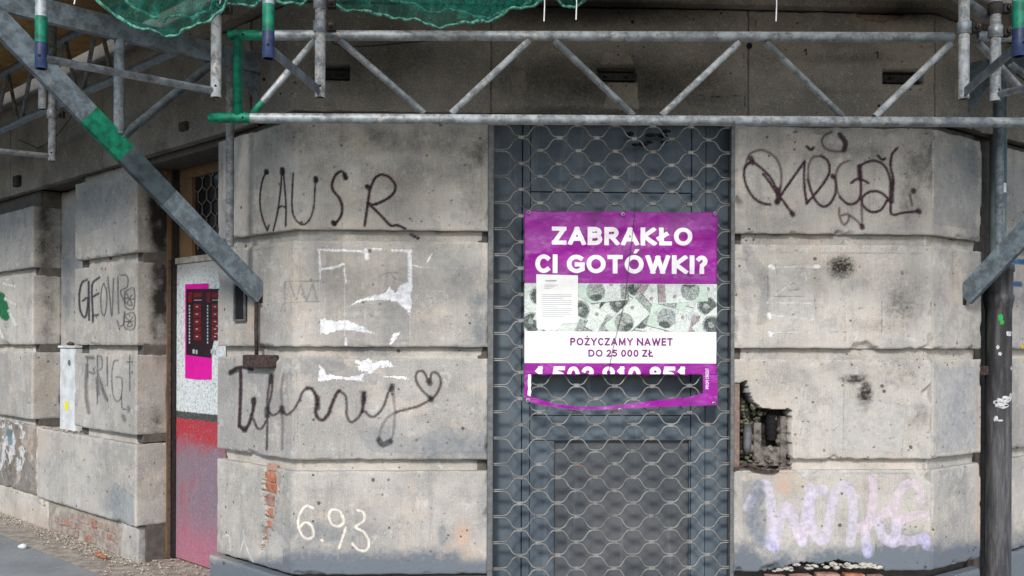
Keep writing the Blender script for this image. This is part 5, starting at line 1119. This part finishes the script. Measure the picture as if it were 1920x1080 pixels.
# ---------------------------------------------------------------- debris net, ties, cables
def net(label, prof, y0, zt, seed, nx=150, ny=34, hem=True, ya=.12):
    r = root('debris_net', label, 'safety net', ft(prof[len(prof)//2][0], 30, y0), group='green debris netting swags')
    xs_ = np.array([p[0] for p in prof]); ys_ = np.array([p[1] for p in prof]); pxs = np.linspace(xs_[0], xs_[-1], nx); bot = np.interp(pxs, xs_, ys_)
    V = np.zeros((ny, nx, 3)); 
    for i in range(nx):
        b = ft(pxs[i], bot[i]+1.5*math.sin(pxs[i]*.11+seed), y0)
        for j in range(ny):
            t = j/(ny-1); z = b[2]+(max(zt, b[2]+.04)-b[2])*t
            yy = y0+ya*math.sin(t*7+pxs[i]*.012+seed)*(.3+.7*t)+.03*math.sin(pxs[i]*.07+t*11+seed)+.012*math.sin(pxs[i]*.21-t*17)
            V[j, i] = (b[0]+.03*math.sin(t*5+seed), yy-(.05 if j < 2 else 0)*0, z)
    V = V.reshape(-1, 3); I = np.arange(nx*ny).reshape(ny, nx); Q = np.stack([I[:-1, :-1], I[:-1, 1:], I[1:, 1:], I[1:, :-1]], -1).reshape(-1, 4)
    link('mesh_sheet', npmesh('mesh_sheet', V, [Q], [True]), r, M['net'])
    if hem:
        m = MB(); row = V.reshape(ny, nx, 3)[0]; m.tube([p for p in row[::2]], [.004+.006*vn(k*.7, 0, seed).item() for k in range(len(row[::2]))], 8, hollow=False); m.build('hem', M['hem'], r)
net('green debris net swag sagging over the middle of the long girder', [(560,-12),(600,-2),(640,12),(680,24),(720,30),(745,36),(780,48),(830,53),(875,48),(920,34),(960,18),(990,6),(1020,-12)], -1.16, 3.75, 1)
up_ = bpy.data.objects['debris_net']
Vn = []; path_ = [WL(7, 2.0), WL(.9, 2.0), WF(-1.5, 1.95), WF(2.6, 1.95), WR(.8, 2.0), WR(3, 2.0)]; cols_ = []
for a_, b_ in zip(path_[:-1], path_[1:]):
    for t in np.linspace(0, 1, 14, endpoint=False): cols_.append(a_+(b_-a_)*t)
cols_.append(path_[-1]); nz_ = 12
for j in range(nz_+1):
    for i, c_ in enumerate(cols_): Vn.append((c_[0]+.05*math.sin(i*1.3+j), c_[1]+.06*math.cos(i*.9+j*.7), 3.55+(7.5-3.55)*j/nz_+.02*math.sin(i)))
I = np.arange(len(Vn)).reshape(nz_+1, len(cols_)); Q = np.stack([I[:-1, :-1], I[:-1, 1:], I[1:, 1:], I[1:, :-1]], -1).reshape(-1, 4)
link('added_shade_sheet', npmesh('added_shade_sheet', Vn, [Q], [True]), up_, M['net'])  # unseen net sheet added above the view to shade the wall top
net('second fold of green net hanging behind the middle swag', [(700,-12),(740,10),(790,22),(840,24),(890,30),(930,25),(970,5),(990,-12)], -1.0, 3.75, 2, nx=90)
net('small tip of green net right of the white ties', [(1030,-12),(1055,5),(1075,13),(1095,6),(1120,-12)], -1.16, 3.75, 3, nx=50)
net('green net bundle over the upper left beam', [(175,-20),(200,8),(235,35),(270,52),(310,60),(350,56),(390,40),(420,15),(440,-20)], -1.35, 3.75, 4, nx=110)
net('short green net fold between the upper left post and the girder', [(400,-12),(430,20),(470,14),(510,4),(545,12),(575,8),(600,-12)], -1.22, 3.75, 5, nx=80)
net('second layer of green net over the upper left beam', [(220,-20),(260,20),(310,38),(360,36),(400,20),(430,-20)], -1.2, 3.75, 6, nx=90)
for k, (px, py, lb) in enumerate([(1020, 40, 'white cable tie tail left of the small green net tip'), (1080, 37, 'white cable tie tail right of the small green net tip'), (1455, 40, 'lone white cable tie tail over the right half of the girder'), (412, 8, 'white cable tie tail by the upper left post'), (139, 8, 'short white cable tie tail over the brown deck')]):
    m = MB(); a = ft(px, py, -1.3); b = ft(px+(4 if k > 2 else 0), -25, -1.3); m.tube([a, (a+b)/2+[.003, 0, 0], b], .003, 6, hollow=False); m.build('cable_tie', M['tie'], label=lb, cat='cable tie', group='white cable ties')
m = MB(); m.tube([ft(615, 62, -.4), ft(625, 82, -.35), ft(650, 88, -.3), ft(700, 86, -.3), ft(760, 80, -.3), ft(830, 74, -.3), ft(900, 72, -.3)], .004, 6, hollow=False); m.build('black_cable', M['cable'], label='thin black cable sagging behind the girder top chord', cat='cable')
m = MB(); m.tube([onL(150, 190, .06), onL(130, 225, .05), onL(100, 262, .04), onL(70, 278, .04), onL(35, 262, .04)], .004, 6, hollow=False); m.build('wall_cable', M['cable'], label='thin dark wire looping on the wall above the far left piers', cat='cable')
m = MB(); p = onL(345, 237, .03); m.obox(p, dL, nL, (0, 0, 1), .05, .02, .03); m.build('wall_socket', M['rust'], bevel=.01, label='small rusty fitting on the wall above the boarded doorway', cat='fitting')
m = MB(); p = onL(34, 340, .03); m.obox(p, dL, nL, (0, 0, 1), .06, .03, .05); m.build('wall_fitting', M['dark'], bevel=.01, label='small dark fitting above the farthest left pier', cat='fitting')

# ---------------------------------------------------------------- ground
m = MB(); m.add([(-600, -600, GZ-.13), (600, -600, GZ-.13), (600, 600, GZ-.13), (-600, 600, GZ-.13)], [(0, 1, 2, 3)]); m.build('road', M['asphalt'], kind='structure', loc=(0, 0, 0))
pv = root('pavement', None, None, WL(3, 1, GZ), kind='structure')
m = MB(); pts = [WL(9, -.6), WL(-.0, -.6), WF(0, -.6), WR(2.4, -.6), WR(2.4, 2.9), np.array([3.6, -3.0, 0]), np.array([-2.4, -3.0, 0]), WL(9, 2.9)]
bz_ = GZ-.012; m.add([(p[0], p[1], bz_) for p in pts]+[(p[0], p[1], GZ-.14) for p in pts], [tuple(range(8))[::-1], tuple(range(8, 16))]+[(i, i+8, (i+1) % 8+8, (i+1) % 8) for i in range(8)]); m.build('bed', M['dirt'], pv)
sl_ = .5
for a_ in range(13):
    for b_ in range(5):
        u0 = .35+a_*sl_; o0 = .34+b_*sl_; c = WL(u0+sl_/2, o0+sl_/2, GZ-.018+random.uniform(-.0015, .0015))
        if u0 < -.2+o0*.9-.2: continue
        if c[1] < -2.9 and False: continue
        m = MB(); m.obox(c, dL, nL, (0, 0, 1), sl_/2-.0035, sl_/2-.0035, .02); m.build('paving_slab', M['paving'], pv, bevel=.003)
m = MB()
for i in range(2600):
    u = random.uniform(.6, 6.5); w = random.gauss(.06, .08); o_ = -.04+abs(w) if u > 2.15 else random.uniform(-.28, .34) if u < 2.1 else abs(w)
    if u > 3.7: o_ *= .8
    r = random.choice([.003, .004, .005, .006, .009])*random.uniform(.7, 1.5); rock(m, WL(u, o_, GZ+r*.3-.004), r, .7, 0)
for i in range(300):
    rock(m, WL(random.uniform(.6, 5.5), .2+abs(random.gauss(0, .22)), GZ+.003), random.uniform(.002, .006), .6)
m.build('rubble_strip', M['rubble'], label='crumbled mortar and stone chips strewn along the foot of the left wall', cat='rubble', kind='stuff')
m = MB(); rr2 = random.Random(3)
for i in range(5): rock(m, onL(182+i*4, 1040+i*2.5, .12)*[1, 1, 0]+[0, 0, GZ+.02+.01*rr2.random()], .022+.012*rr2.random(), .6, seed=i)
m.build('brick_shard', M['brick'], label='orange brick fragments lying among the rubble at the pier foot', cat='brick fragments')
p = P3(42, 1027, GZ+.01); m = MB(); m.tube([p+[-.03, 0, .008], p+[.0, 0, .012], p+[.03, .004, .008]], [.012, .022, .016], 10, hollow=False); m.build('crumpled_cup', M['white'], label='small crumpled white scrap on the grey pavement', cat='litter')
